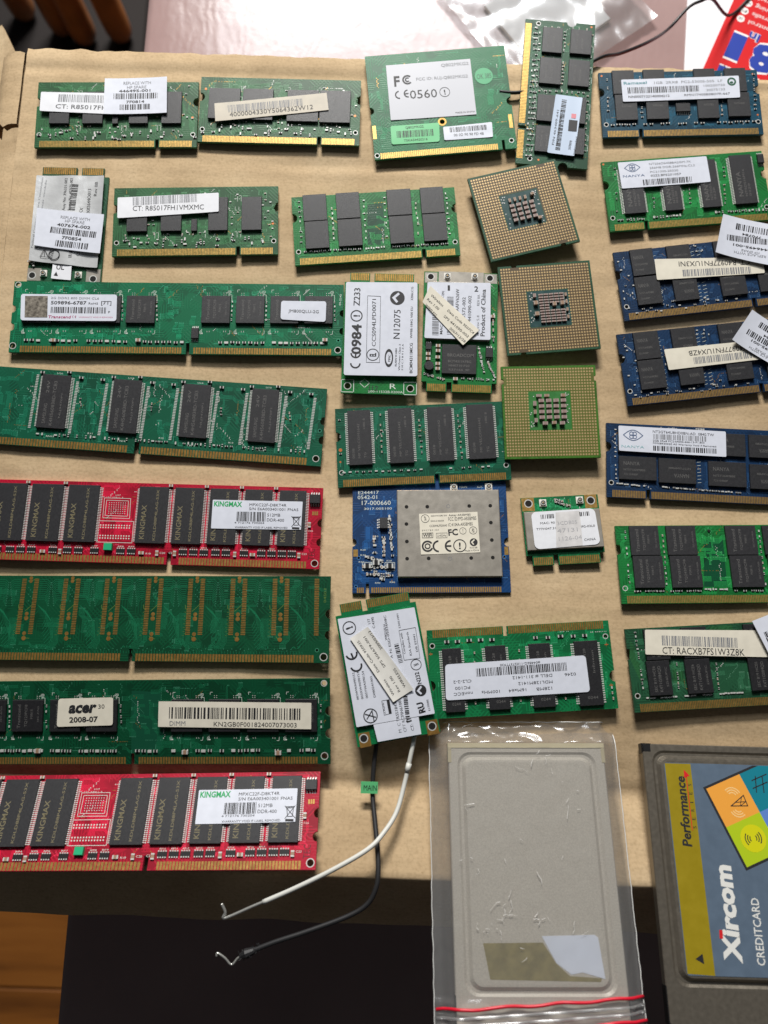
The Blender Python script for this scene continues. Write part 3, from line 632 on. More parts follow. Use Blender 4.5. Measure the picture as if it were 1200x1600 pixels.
# ------------------------------------------------------------------ PC cards
def rrect(x0, y0, x1, y1, r, n=6):
    out = []
    for cx, cy, a0 in ((x1-r, y1-r, 0), (x0+r, y1-r, 90), (x0+r, y0+r, 180), (x1-r, y0+r, 270)):
        for i in range(n+1): a = R(a0+90*i/n); out.append((cx+r*math.cos(a), cy+r*math.sin(a)))
    return out
def loft(mb, loops, m, cap=True):
    n = len(loops[0][0]); vs = [(x, y, z) for l, z in loops for x, y in l]; fs = []
    for k in range(len(loops)-1):
        for i in range(n): j = (i+1) % n; fs.append((k*n+i, k*n+j, (k+1)*n+j, (k+1)*n+i))
    fs.append(tuple(range((len(loops)-1)*n, len(loops)*n))); fs.append(tuple(range(n-1, -1, -1))); mb.add(vs, fs, m)
STC = mat('card_steel', (184, 178, 168), .45, .12, .13, 2200, .2, 5000); BLKP = mat('card_black_plastic', (24, 24, 25), .4); IVORY = mat('card_ivory_frame', (178, 168, 138), .5)
STX = mat('card_steel_dark', (128, 121, 110), .36, .65, .08, 700, .12, 4000)
def pccard(key, label, h2, STC=STC):
    P = POSE[key]; root = thing('pc_card', label, 'expansion card', P[:3], P[3:6], 'metal expansion cards on the front flap', P[6])
    mb = MB(); X0, X1, Y0, Y1 = -27, 27, -42.8, 42.8; a, b_, c, d = -23.2, 23.2, -31.5, 39.8
    loft(mb, [(rrect(X0, Y0, X1, Y1, .6), .6), (rrect(X0, Y0, X1, Y1, .6), 3.8), (rrect(X0+.3, Y0+.3, X1-.3, Y1-.3, .6), 4.1), (rrect(a-.8, c-.8, b_+.8, d+.8, 4.4), 4.1), (rrect(a, c, b_, d, 4), 3.5), (rrect(a+.8, c+.8, b_-.8, d-.8, 3.6), 3.5), (rrect(a+1.9, c+1.9, b_-1.9, d-1.9, 3.2), h2), (rrect(a+2.6, c+2.6, b_-2.6, d-2.6, 2.8), h2+.05)], STC); mb.build('case', root)
    for s_ in (-1, 1): mb = MB(); mb.box(min(s_*27.15, s_*23.8), -42.95, .5, max(s_*27.15, s_*23.8), -32, 4.0, BLKP); mb.build('side_grip', root)
    return root
c1 = pccard('PC1', 'plain grey metal expansion card with a torn white label inside a clear zip bag', 4.6)
mb = MB(); mb.box(-27.2, 42.0, .5, 27.2, 43.6, 4.3, IVORY); mb.box(-27.2, 37.2, .5, -26.0, 42.0, 4.25, IVORY); mb.box(26.0, 37.2, .5, 27.2, 42.0, 4.25, IVORY); mb.build('connector_frame', c1)
mb = MB(); mb.prism([[(1.0, -15.6), (5.0, -23.0), (9.5, -26.2), (13, -25.6), (20, -27.4), (18.9, -15.9), (17.8, -15.2)]], 4.66, 4.74, mat('torn_label', (206, 212, 226), .45)); mb.build('torn_label', c1)
mb = MB(); mb.prism([[(-17.8, -17.6), (-16, -27.6), (18.5, -28.2), (19, -27.2), (9, -26.6), (5, -23.2), (1.2, -17.4)]], 4.65, 4.69, mat('glue_residue', (124, 114, 72), .55, 0, .25, 250)); mb.build('glue_residue', c1)
bg = thing('zip_bag', 'clear plastic zip bag with red seal lines around the plain grey card', 'bag', POSE['PC1'][:3], POSE['PC1'][3:6], None, POSE['PC1'][6])
def bz(x, y):
    e = max(abs(x)-27, 0); t_ = max(y-43.6, 0); w_ = .5*mnoise.noise(Vector((x*.12, y*.09, 3)))+.22*mnoise.noise(Vector((x*.4, y*.2, 8))); w_ += .5*mnoise.noise(Vector((x*.5, y*.12, 9)))*(1 if abs(x) > 26 else 0)
    w2 = (1.5*mnoise.noise(Vector((x*.10, y*.22, 6)))) if y < -33 or y > 43 else 0
    return 5.35+abs(w_)*.8+abs(w2)-min(e*.9, 3.6)-min(t_*.6, 3.4)
bag_mesh(-33.5, 32.0, -70, 51.0, bz, 90, 150, FILM).build('front_film', bg, None, True)
bag_mesh(-33.5, 32.0, -70, 51.0, lambda x, y: .2+.25*mnoise.noise(Vector((x*.1, y*.1, 1))), 20, 40, FILM).build('back_film', bg, None, True)
mb = MB()
for x in (-33.5, 32.0): mb.tube([(x+.25*mnoise.noise(Vector((y*.3, x, 1))), y, bz(x, y)) for y in [51-1.6*i for i in range(76)]], .16, FEDGE, 6)
mb.tube([(x, 51+.25*mnoise.noise(Vector((x*.3, 4, 1))), bz(x, 51)) for x in [-33.5+1.5*i for i in range(44)]], .16, FEDGE, 6); mb.build('sealed_edge', bg, None, True)
rg = random.Random(11); mb = MB(); FCR = mat('film_crease_white', (226, 224, 220), .35)
for cx, cy, n, sp in ((-12, -9, 12, 5), (-16, -13, 5, 4), (1, -12.5, 5, 4), (12, -15, 2, 3), (-20, 22, 2, 3), (0, 30, 4, 14), (18, 20, 3, 8), (-18, 5, 3, 6), (-5, 12, 4, 18), (5, 38, 4, 10), (-8, -22, 3, 8)):
    for i in range(n):
        x, y = cx+rg.gauss(0, sp*.5), cy+rg.gauss(0, sp*.4); a = rg.gauss(.5, .9); P = [(x, y)]
        for k in range(rg.randint(1, 3)): L_ = rg.uniform(.4, 1.7); a += rg.uniform(-.9, .9); P.append((P[-1][0]+math.cos(a)*L_, P[-1][1]+math.sin(a)*L_))
        mb.tube([(px, py, bz(px, py)+.06) for px, py in P], .1, FCR, 5, [rg.uniform(.02, .11) for _ in P])
mb.build('film_creases', bg, 'stuff')
REDZ = mat('zip_red', (206, 24, 48), .35)
for y0, y1 in ((-36.0, -32.2), (-42.6, -38.4)):
    mb = MB(); mb.tube([(-33+65*i/30, y0+(y1-y0)*i/30+.25*math.sin(i*.8), bz(-33+65*i/30, y0+(y1-y0)*i/30)+.25) for i in range(31)], .5, REDZ, 8); mb.build('zip_line', bg, None, True)
for y0, y1 in ((-38.2, -34.6), (-40.2, -36.4)):
    mb = MB(); mb.tube([(-33+65*i/30, y0+(y1-y0)*i/30, bz(-33+65*i/30, y0+(y1-y0)*i/30)+.15) for i in range(31)], .45, FILMS, 8); mb.build('zip_rib', bg, None, True)
c2 = pccard('PC2', 'metal expansion card with olive and slate blue printed label reading Xircom CREDITCARD', 4.9, STX)
for s_ in (-1, 1): mb = MB(); mb.box(min(s_*27.2, s_*23.6), 39.6, .5, max(s_*27.2, s_*23.6), 43.0, 4.2, BLKP, .6); mb.build('corner_cap', c2)
OLV = mat('print_olive', (146, 128, 22), .4, 0, .06, 300); SLT = mat('print_slate', (88, 104, 122), .4, 0, .06, 300)
mb = MB(); Z = 4.96
mb.prism([rrect(-20.2, -28.9, 20.2, 36.4, 1.0)], Z, Z+.1, SLT); st = mb.build('face_label', c2); mb = MB(); z1 = Z+.13
mb.quad([(-20.0, -28.4), (-11.1, -28.8), (-10.8, 36.2), (-19.9, 36.2)], z1, OLV)
def clip(poly, k, v, keep):
    out = []
    for i in range(len(poly)):
        a, b_ = poly[i], poly[(i+1) % len(poly)]; ia, ib = keep*(a[k]-v) <= 0, keep*(b_[k]-v) <= 0
        if ia: out.append(a)
        if ia != ib: t_ = (v-a[k])/(b_[k]-a[k]); out.append((a[0]+(b_[0]-a[0])*t_, a[1]+(b_[1]-a[1])*t_))
    return out
L0, u_, v_ = (-6.3, 28.0), (5.2, -12.35), (12.35, 5.2)
at = lambda i, j: (L0[0]+u_[0]*i+v_[0]*j, L0[1]+u_[1]*i+v_[1]*j)
def cell(p, z, m):
    p = clip(clip(p, 1, 36.2, 1), 0, 20.0, 1)
    if len(p) > 2: mb.quad(p, z, m)
cell([at(-.06, -.06), at(2.06, -.06), at(2.06, 2.06), at(-.06, 2.06)], z1+.01, INK)
for i, j, m in ((0, 0, mat('print_orange', (232, 160, 64), .4)), (1, 0, mat('print_lime', (172, 196, 30), .4)), (0, 1, mat('print_teal', (20, 122, 140), .4)), (1, 1, mat('print_blue', (92, 130, 200), .4))): cell([at(i, j), at(i+1, j), at(i+1, j+1), at(i, j+1)], z1+.03, m)
YEL = mat('print_yellow', (206, 204, 20), .4); mb.ring(7.7, 12.4, 0, 4.4, z1+.05, YEL, 28); PCH = mat('print_peach', (240, 196, 130), .4)
for k, r in enumerate((1.0, 1.8, 2.6)):
    mb.ring(7.7, 12.4, r, r+.35, z1+.07, INK, 10, 2.6, 4.0); mb.ring(7.7, 12.4, r, r+.35, z1+.07, INK, 10, 5.7, 7.1); mb.ring(2.5, 25.5, r+.3, r+.7, z1+.05, PCH, 10, .5, 2.4); mb.ring(4.0, 22.0, r+.1, r+.5, z1+.05, PCH, 10, 3.6, 5.5)
mb.line([(1.6, 22.6), (6.4, 26.2), (7.4, 22.8), (1.6, 22.6)], .3, z1+.07, INK); mb.line([(3.2, 23.8), (7.0, 24.2), (4.8, 22.7), (5.6, 25.5)], .22, z1+.08, INK)
for k in range(2): mb.line([(10.2, 28.6+k*2.6), (15.5, 30.8+k*2.6)], .35, z1+.07, INK); mb.line([(11.6+k*2.4, 32.6), (11.2+k*2.6, 27.4)], .35, z1+.07, INK)
PRW = mat('print_white', (222, 222, 218), .4); PRR = mat('print_red', (206, 34, 40), .4)
put_text(mb, 'Performance', (-13.7, 9.2), (-13.5, 31.9), 3.1, z1+.03, INK, .03, .12); mb.line([(-12.9, 14.5), (-12.8, 31.8)], .28, z1+.03, PRR); mb.add([(-13.6, 31.4, z1+.03), (-11.6, 32.2, z1+.03), (-13.4, 34.2, z1+.03)], [(0, 1, 2)], PRR)
for i, c_ in enumerate('SERIES'): put_text(mb, c_, (-11.4, 15+i*2.75), (-11.4, 15.8+i*2.75-(.5 if c_ == 'I' else 0)), 1.15, z1+.03, INK)
put_text(mb, 'Xircom', (-2.0, -25.2), (-1.6, 3.6), 5.4, z1+.03, PRW, .045, .12); mb.line([(-7.6, -17.6), (-7.5, -16.2)], 1.1, z1+.05, PRR); put_text(mb, 'CREDITCARD', (5.6, -25.6), (6.4, -6.0), 2.6, z1+.03, PRW, .01)
mb.add([(-14.2, -25.6, z1+.03), (-14.4, -22.6, z1+.03), (-16.9, -24.2, z1+.03)], [(0, 1, 2)], INK)
mb.build('print', st)
GS = 'laptop memory modules laid out on the box'; GD = 'desktop memory modules laid out on the box'; GW = 'wireless cards laid out on the box'; GC = 'processors lying contact side up'
def spare(b, quad, z, t1, t2, T, bars, bend=0.4, upside=False):
    b.label(quad, z, PAPERB, [('REPLACE WITH',)+T[0], ('HP SPARE',)+T[1], (t1,)+T[2]+(None, .02), (t2,)+T[3]+(None, .02)], bars, bend, lab='white spare part sticker', rc=.1, unit=.24)
# ---- A: leaf green laptop module with two stickers
def hp_chips(b, kx=51.0, n=4):
    o = lambda x, y: (x-b.w/2, b.h/2-y)
    inv = b.G
    for x0, x1 in ((5.9, 14.2), (19.8, 28.2), (39.2, 47.1), (52.8, 61.0)):
        mbx(b, x0, 5.2, x1, 19.8, CHIP)
    mbx(b, 32.2, 14.6, 34.6, 19.8, CHIPB, .8, False)
def mbx(b, x0, y0, x1, y1, m, hgt=1.0, dot=False, marks=(), mm=None, pins='', npin=27, name='chip', bold=0.0):
    """package given in mm from the board's top-left corner"""
    g = b.G; b.G = lambda x, y: (x-b.w/2, b.h/2-y)
    ob = b.chip(x0, y0, x1, y1, hgt, pins, npin, marks, m, mm, name, bold, dot); b.G = g; return ob
def mmrow(b, fn):
    g = b.G; k = b.k; b.G = lambda x, y: (x-b.w/2, b.h/2-y); b.k = 1.0; fn(); b.G = g; b.k = k
def so_feats(quad_key, mm=True): pass
def sodimm(key, name, label, pm, quad, key_x, h=30, ny=9.3, seed=1, traces=40, con=None, pitch=.62, extra=(), flip=False, cl=2.9, under=1.0):
    """204/200-pin style laptop module: side notches, two holes, key slot, edge contacts"""
    w, t = 67.6, 1.2
    g = lambda x, y: (x, y)
    q = [(0, 0), (w, 0), (0, h), (w, h)]
    sb = 'T' if flip else 'B'; ky = 0 if flip else h; hy = 5.8 if flip else h-5.8
    fe = [('arc', 'L', 0, ny, 2.0), ('arc', 'R', w, ny, 2.0), ('slot', sb, key_x, ky, 1.5, 3.6), ('hole', 1.7, hy, .75), ('hole', w-1.7, hy, .75)]+list(extra)
    b = Board(name, label, 'memory module', GS, POSE[key], w, h, t, pm, q, fe, 1.0, under, seed, traces)
    for x0, x1 in ((2.0, key_x-1.1), (key_x+1.1, w-2.0)): b.fingers(x0, ky, x1, ky, cl, max(3, int((x1-x0)/pitch)), sb, con)
    b.G = homog(quad, [(-w/2, h/2), (w/2, h/2), (-w/2, -h/2), (w/2, -h/2)])
    c, d = b.G(quad[0][0], quad[0][1]+60), b.G(quad[0][0]+60, quad[0][1]+60); b.k = math.hypot(d[0]-c[0], d[1]-c[1])/60
    return b
def hp_small(b):
    def f():
        b.row(3, 24.6, 49, 24.6, 24, 1.3, .6, .4, 'rrw'); b.row(54, 24.4, 65, 24.4, 6, 1.3, .6, .4, 'rrw'); b.row(4, 21.4, 64, 21.4, 26, .8, .4, .3, 'rwc')
        for x in (17, 37, 50.5, 63): b.row(x, 3, x, 20, 9, .8, .4, .3, 'rcw', (0,))
        for x in (16.4, 17.8, 37, 50.0, 51.5): b.sline([(x, 4), (x+.9, 4), (x+.9, 6.5)], .14); b.sline([(x, 20), (x+.9, 20), (x+.9, 22.4)], .14); b.sline([(x, 9), (x, 10.5), (x+.7, 10.5)], .14)
        b.disc(2.2, 5.6, .5, COPPER); b.disc(65.5, 16.5, .5, COPPER)
    mmrow(b, f)
b = sodimm('A', 'memory_module', 'green laptop memory module whose barcode strip is overlapped by a sticker reading 446495-001', G_HP, [(121, 259), (619, 257), (108, 458), (614, 460)], 51.0, seed=2, traces=60)
hp_chips(b); hp_small(b)
b.label([(133, 295), (420, 300), (418, 366), (129, 353)], 2.55, PAPER, [('CT: R85017FH2VMX', 177, 345, 405, 353, 14)], [(185, 325, 400, 331, 25, INKG)], lab='barcode strip')
spare(b, [(330, 257), (523, 251), (523, 362), (327, 366)], 2.95, '446495-001', '7F0814', [(387, 275, 472, 273, 10, INKG), (398, 288, 458, 286, 10, INKG), (373, 299, 471, 296, 8.5), (396, 332, 452, 330, 8.5)], [(357, 320, 493, 317, 19), (376, 353, 471, 350, 18)])
b.done()
b = sodimm('M', 'memory_module', 'green laptop memory module with a barcode strip reading CT R85017FH1VMXMC', G_HP, [(472, 140), (1155, 135), (472, 428), (1160, 425)], 51.4, seed=3, traces=60)
hp_chips(b); hp_small(b)
b.label([(492, 188), (910, 170), (912, 250), (494, 275)], 2.6, PAPER, [('CT: R85017FH1VMXMC', 556, 245, 850, 240, 22)], [(556, 222, 820, 208, 36, INKG)], lab='barcode strip')
b.done()
b = sodimm('B', 'memory_module', 'green laptop memory module with a yellowed slanting barcode strip 4000004330Y', G_HP, [(628, 238), (1129, 249), (620, 445), (1120, 459)], 50.8, seed=4, traces=60)
for x0, x1 in ((655, 748), (760, 850), (898, 992), (1000, 1092)): b.chip(x0, 279+(x0-655)*.022, x1, 378+(x1-748)*.04, 1.0, dot=False)
hp_small(b)
b.label([(672, 331), (1020, 297), (1026, 352), (676, 388)], 2.6, PAPERO, [('4000004330Y5064362W12', 720, 374, 978, 349, 15)], [(715, 360, 945, 338, 24, INKG)], lab='yellowed barcode strip', rc=.2)
b.done()
# ---- E: petrol blue module
b = sodimm('E', 'memory_module', 'petrol blue laptop memory module with a white 1GB PC2-5300S label and eight chips', BLUET, [(443, 328), (1145, 318), (462, 609), (1187, 594)], 16.1, seed=5)
for q in ((500, 326, 605, 425), (638, 323, 742, 422), (862, 320, 966, 418), (997, 318, 1103, 416), (512, 430, 619, 538), (650, 428, 760, 534), (878, 425, 985, 530), (1012, 421, 1124, 522)): b.chip(*q, dot=False, marks=(('K4T51083', .3, .5, .75, .5, .9),))
b.chip(787, 466, 855, 500, .8, 'tb', 6, dot=False, m=CHIPB)
b.row(490, 556, 1150, 540, 26, 1.5, .6, .4, 'rr', (0,)); b.row(480, 350, 485, 520, 9, 1, .5); b.row(628, 340, 637, 530, 10, 1, .5); b.row(990, 330, 998, 520, 10, 1, .5); b.row(1130, 330, 1150, 520, 9, 1, .5)
b.label([(540, 368), (1060, 353), (1070, 445), (548, 463)], 2.6, PAPERB, [('Ramaxel', 552, 390, 655, 386, 14, mat('ink_teal', (40, 130, 140), .5), .01), ('1GB  2RX8  PC2-5300S-555  LF', 688, 387, 990, 379, 12, INKG), ('NN0007122140004212', 573, 447, 757, 442, 11, None, .01), ('100200720', 908, 400, 1002, 396, 11, INKG), ('20075133', 920, 418, 1002, 414, 11, INKG), ('RMN1740SB38D7F-667', 822, 439, 1025, 432, 10)], [(570, 428, 888, 419, 30)], lab='white maker label',
        draw=lambda q, s, zf, z: (q.ring(*s.G(1030, 378), 20*s.k*.62, 20*s.k, z, mat('ink_green', (20, 84, 56), .5)), put_text(q, 'e', s.G(1022, 386), s.G(1038, 385), 14*s.k, z, MATS['ink_green'], .03)))
b.disc(457, 342, .45, COPPER); b.disc(1157, 510, .45, COPPER); b.disc(1128, 336, .45, COPPER); b.done()
# ---- D: module standing end-on in the layout
w, h = 30, 67.6
q4 = [(850, 66), (1175, 92), (797, 770), (1135, 795)]
b = Board('memory_module', 'green laptop memory module overhanging the box edge with a pale blue hp label', 'memory module', GS, POSE['D'], w, h, 1.2, G_MIX, q4, [('arc', 'T', 1065, 92, 2.0), ('arc', 'B', 1020, 780, 2.0), ('hole', 910, 88, .75), ('hole', 865, 748, .75), ('slot', 'L', 808, 590, 1.5, 3.4)], 1.0, 1.0, 6, 70)
b.fingers(848, 85, 815, 572, 30, 68, 'L'); b.fingers(812, 605, 800, 745, 30, 20, 'L')
for q in ((930, 112, 1015, 240), (1060, 122, 1150, 246), (916, 258, 1008, 392), (1050, 268, 1140, 402), (903, 438, 992, 574), (1030, 446, 1122, 582), (893, 590, 982, 724), (1022, 598, 1116, 732)): b.chip(*q, dot=False, marks=(('PSC A3R12E', .35, .8, .35, .2, .9), ('30DBF', .6, .8, .6, .35, .8)))
for y in range(110, 740, 26): b.row(890-(y-90)*.075, y, 925-(y-90)*.075, y, 3, .9, .45, .35, 'rrw')
b.row(1035, 120, 1025, 245, 7, .9, .5); b.row(1025, 270, 1018, 390, 7, .9, .5); b.row(1160, 130, 1120, 720, 22, .8, .4); b.row(925, 105, 1150, 118, 7, .9, .5); b.row(900, 415, 1130, 425, 9, .9, .5)
for y in (150, 200, 300, 350, 480, 530, 630, 680): x = 1158-(y-90)*.06; b.sline([(x, y), (x+14, y), (x+12, y+28)], .14); b.sline([(x-232, y), (x-244, y), (x-246, y+25)], .14)
def hpd(q, s, zf, z):
    a, c, d, e = s.G(1046, 566), s.G(1086, 570), s.G(1081, 624), s.G(1041, 620); q.quad([a, e, d, c], z, INK); p = s.G(1064, 595); q.ring(p[0], p[1], 0, 1.35, z+.01, PAPERB, 18); put_text(q, 'hp', s.G(1070, 610), s.G(1074, 580), 14*s.k, z+.02, INK, .02, .2)
    a, c, d, e = s.G(1058, 536), s.G(1080, 538), s.G(1078, 560), s.G(1056, 558); q.quad([a, e, d, c], z, mat('ink_pink', (214, 130, 140), .5))
b.label([(985, 442), (1110, 458), (1070, 742), (943, 727)], 2.65, mat('label_ice', (188, 203, 224), .45), [('P/N 463409-641', 975, 690, 1000, 520, 10), ('S/C SW08N4DDC9', 995, 690, 1017, 520, 10), ('5070078', 1052, 712, 1060, 668, 11), ('hewlettpackard', 1072, 735, 1085, 650, 9)], [(1003, 716, 1036, 470, 22)], draw=hpd, lab='pale blue hp label')
b.disc(1157, 104, .45, COPPER); b.disc(905, 753, .45, COPPER); b.done()
# ---- F: green TSOP module with eye logo label
def eye_logo(q, s, z, x, y, r, m):
    p = s.G(x, y); k = s.k*r
    for sg in (-1, 1): q.line([(p[0]-k*1.8+3.6*k*i/14, p[1]+sg*k*(math.sin(math.pi*i/14)**1.0)) for i in range(15)], k*.14, z, m)
    for dx, dy in ((-.3, .3), (.3, .3), (-.3, -.3), (.3, -.3)): q.ring(p[0]+dx*k, p[1]+dy*k, k*.28, k*.42, z, m, 16)
INKB = mat('ink_slate_blue', (84, 104, 140), .5); INKT = mat('ink_pale_teal', (140, 184, 190), .5)
QF = [(48, 107), (1156, 22), (100, 588), (1225, 494)]
b = sodimm('F', 'memory_module', 'green laptop memory module with a white 256MB DDR-266MHz label beside big leaded chips', G_TR, QF, 15.2, h=31, ny=10.5, seed=7, traces=50)
NM = (('NANYA', .38, .85, .38, .35, 1.8), ('NT5DS16M16', .58, .85, .58, .3, .9), ('0220', .75, .85, .75, .6, .8))
for q in ((168, 150, 350, 462), (448, 128, 605, 440), (705, 100, 870, 415), (925, 66, 1118, 388)): b.chip(*q, 1.0, 'lr', 30, NM)
b.chip(1118, 55, 1168, 110, .9, 'tb', 4, dot=False, m=CHIPB)
b.row(150, 510, 340, 500, 9, 1.0, .6, .4, 'rr'); b.row(390, 490, 600, 470, 9, 1, .6, .4, 'rrw'); b.row(820, 450, 1190, 425, 16, 1, .6, .4, 'rrw'); b.row(140, 130, 150, 470, 8, .7, .4); b.row(400, 150, 410, 430, 9, .8, .4, .3, 'rc'); b.row(650, 150, 660, 430, 9, .8, .4, .3, 'rc'); b.row(895, 90, 900, 400, 10, .8, .4, .3, 'rc')
b.label([(155, 122), (768, 75), (795, 250), (180, 302)], 2.55, PAPERB, [('NANYA', 190, 226, 342, 215, 17, INKB), ('NT256D64S88A2GM-7K', 373, 138, 662, 118, 15, INKG), ('256MB DDR-266MHz-CL2', 377, 165, 688, 143, 15, INKG), ('PC2100S-20330', 380, 193, 573, 179, 15, INKG), ('0222.BF5201057', 383, 218, 592, 204, 15)], [(330, 278, 668, 252, 42)], draw=lambda q, s, zf, z: eye_logo(q, s, z, 255, 157, 30, INKB), lab='white maker label')
b.disc(62, 122, .45, COPPER); b.done()
# ---- G, H: navy modules with upside-down CT strips
def navy_small(b, dy=0):
    def f():
        b.row(4, 25.2, 50, 25.2, 30, .9, .5, .35, 'rrw', (0,)); b.row(3.2, 4, 3.6, 24, 9, .8, .45, .3, 'w'); b.row(4, 14.6, 60, 14.6, 26, .8, .4, .3, 'rw')
        for x in (15.6, 31.5, 34, 47.5):
            for i in range(6): b.sline([(x, 3.5+i*1.6), (x+1.4, 3.2+i*1.6)], .12); b.sline([(x, 17+i*1.5), (x+1.4, 16.7+i*1.5)], .12)
        b.row(30, 2.4, 36, 2.4, 8, .7, .4, .3, 'w')
    mmrow(b, f)
NNA = (('NANYA', .12, .38, .55, .38, 1.5), ('NT5TU64M8BE', .12, .62, .7, .62, .8), ('72110400P', .12, .82, .5, .82, .8)); NNB = (('NANYA', .8, .62, .4, .62, 1.5), ('NT5TU64M8BE', .85, .35, .25, .35, .8))
b = sodimm('G', 'memory_module', 'navy blue laptop memory module with an upside-down CT strip reading R40977FN1UX3NI', BLUE, [(125, 738), (1245, 606), (205, 1203), (1322, 1068)], 53.6, h=29.5, ny=9.8, seed=8, traces=60)
for i, q in enumerate(((232, 728, 418, 890), (482, 700, 672, 862), (805, 664, 988, 826), (1052, 636, 1240, 798), (262, 918, 462, 1085), (518, 890, 712, 1056), (838, 850, 1040, 1018), (1095, 820, 1292, 986))): b.chip(*q, marks=NNA if i % 2 == 0 else NNB, dot=False)
navy_small(b)
b.label([(402, 792), (1140, 770), (1152, 880), (418, 935)], 2.6, PAPERC, [('CT: R40977FN1UX3NI', 1050, 792, 567, 808, 36)], [(1055, 838, 590, 864, 48, INKG)], lab='upside-down barcode strip')
spare(b, [(868, 490), (1290, 575), (1232, 850), (808, 755)], 3.6, '446495-001', '7F0784', [(1155, 772, 940, 738, 18, INKG), (1112, 748, 990, 726, 15, INKG), (1170, 728, 935, 688, 17), (1128, 642, 1000, 615, 17)], [(1195, 662, 890, 628, 42), (1185, 592, 958, 548, 46)], .9)
b.done()
b = sodimm('H', 'memory_module', 'navy blue laptop memory module with an upside-down strip ending UX4ZB under a tilted spare sticker', BLUE, [(152, 148), (1292, 24), (225, 640), (1368, 508)], 54.2, h=29.8, ny=10.2, seed=9, traces=60)
for i, q in enumerate(((258, 142, 456, 312), (518, 114, 712, 284), (842, 80, 1040, 248), (1110, 52, 1305, 218), (286, 338, 492, 515), (556, 310, 752, 484), (882, 276, 1086, 448), (1152, 246, 1350, 416))): b.chip(*q, marks=NNA if i % 2 == 0 else NNB, dot=False)
navy_small(b)
b.label([(470, 258), (1120, 188), (1150, 318), (500, 400)], 2.6, PAPERC, [('CT: R40977FN1UX4ZB', 1125, 215, 637, 268, 36)], [(1100, 262, 668, 312, 48, INKG)], lab='upside-down barcode strip')
spare(b, [(1068, -8), (1440, 215), (1300, 425), (925, 198)], 3.3, '446495-001', '7F0784', [(1225, 345, 1050, 235, 18, INKG), (1195, 310, 1090, 245, 15, INKG), (1260, 300, 1065, 190, 17), (1260, 220, 1150, 155, 17)], [(1300, 270, 1040, 118, 42), (1330, 190, 1130, 70, 44)], 1.0)
b.done()
# ---- I: navy 2GB module
b = sodimm('I', 'memory_module', 'navy blue laptop memory module with a white label bearing an eye logo and NT2GT64U8HD0BN', BLUE, [(90, 757), (1240, 809), (70, 1275), (1250, 1330)], 16.1, ny=9.6, seed=10, traces=60)
for i, (x0, y0, x1, y1) in enumerate(((160, 805, 405, 972), (425, 818, 672, 984), (760, 828, 1014, 996), (1037, 840, 1205, 1006), (158, 992, 405, 1165), (425, 1006, 672, 1188), (758, 1026, 1012, 1210), (1037, 1046, 1215, 1226))): b.chip(x0, y0, x1, y1, marks=NNA if i % 2 == 0 else NNB, dot=False)
b.row(135, 1180, 330, 1200, 12, .9, .5, .35, 'w', (0,)); b.row(440, 1205, 980, 1245, 28, .9, .5, .35, 'rw', (0,)); b.row(145, 790, 135, 1160, 12, .7, .4, .3, 'w'); b.row(490, 795, 560, 798, 6, .8, .4, .3, 'w'); b.row(690, 800, 750, 803, 5, .8, .4, .3, 'w')
for i in range(7): b.sline([(690, 1030+i*24), (712, 1028+i*24)], .12)
b.label([(162, 783), (880, 822), (878, 998), (158, 957)], 2.6, PAPERB, [('NANYA', 175, 935, 328, 942, 18, INKT), ('NT2GT64U8HD0BN-AD  0840.TW', 390, 832, 800, 855, 18), ('2GB 2Rx8 PC2-6400S-666-13-F1.800', 388, 893, 735, 906, 12), ('MM0893002E A0 Warranty Void if Removed', 388, 910, 812, 932, 12)], [(392, 876, 748, 892, 36, INKG), (388, 956, 818, 976, 34)], draw=lambda q, s, zf, z: eye_logo(q, s, z, 257, 850, 36, INKB), lab='white maker label')
b.done()
# ---- J: grass green module with eight marked chips
TRM = (('Transcend', .3, .9, .3, .12, 1.3), ('TQ243PCF8', .5, .85, .5, .12, .9), ('F0815', .66, .6, .66, .32, .8), ('SEC A765-AA26', .9, .75, .9, .2, .6))
b = sodimm('J', 'memory_module', 'bright green laptop memory module with sideways lettering on black chips and no sticker', G_TR, [(105, 147), (1378, 131), (140, 712), (1422, 700)], 56.6, seed=11, traces=60)
for q in ((198, 152, 420, 365), (462, 150, 688, 362), (890, 147, 1125, 360), (1160, 145, 1372, 356), (218, 372, 445, 600), (482, 370, 715, 598), (912, 367, 1158, 594), (1188, 364, 1405, 590)): b.chip(*q, marks=TRM, dot=False)
b.row(225, 622, 440, 620, 8, 1.2, .6, .4, 'rr', (0,)); b.row(485, 622, 710, 618, 8, 1.2, .6, .4, 'rr', (0,)); b.row(730, 608, 900, 608, 10, .8, .5, .35, 'w'); b.row(940, 618, 1150, 616, 7, 1.2, .6, .4, 'rr', (0,)); b.row(440, 160, 460, 590, 11, .8, .5, .35, 'rcw', (1,)); b.row(175, 170, 195, 580, 10, .8, .5, .35, 'rw', (1,)); b.row(1140, 160, 1170, 590, 11, .8, .5, .35, 'rcw', (1,))
def dk(): b.tr.quad([(33.0, 26.5), (40.8, 26.5), (40.8, 4.5), (33.0, 4.5)][::-1], b.t+.006, FR4[G_DK][1])
b.tr.quad([b.G(*q) for q in ((740, 250), (728, 590), (895, 590), (880, 235))], b.t+.006, G_DK); b.disc(780, 180, .5, SMDD, .4); b.done()
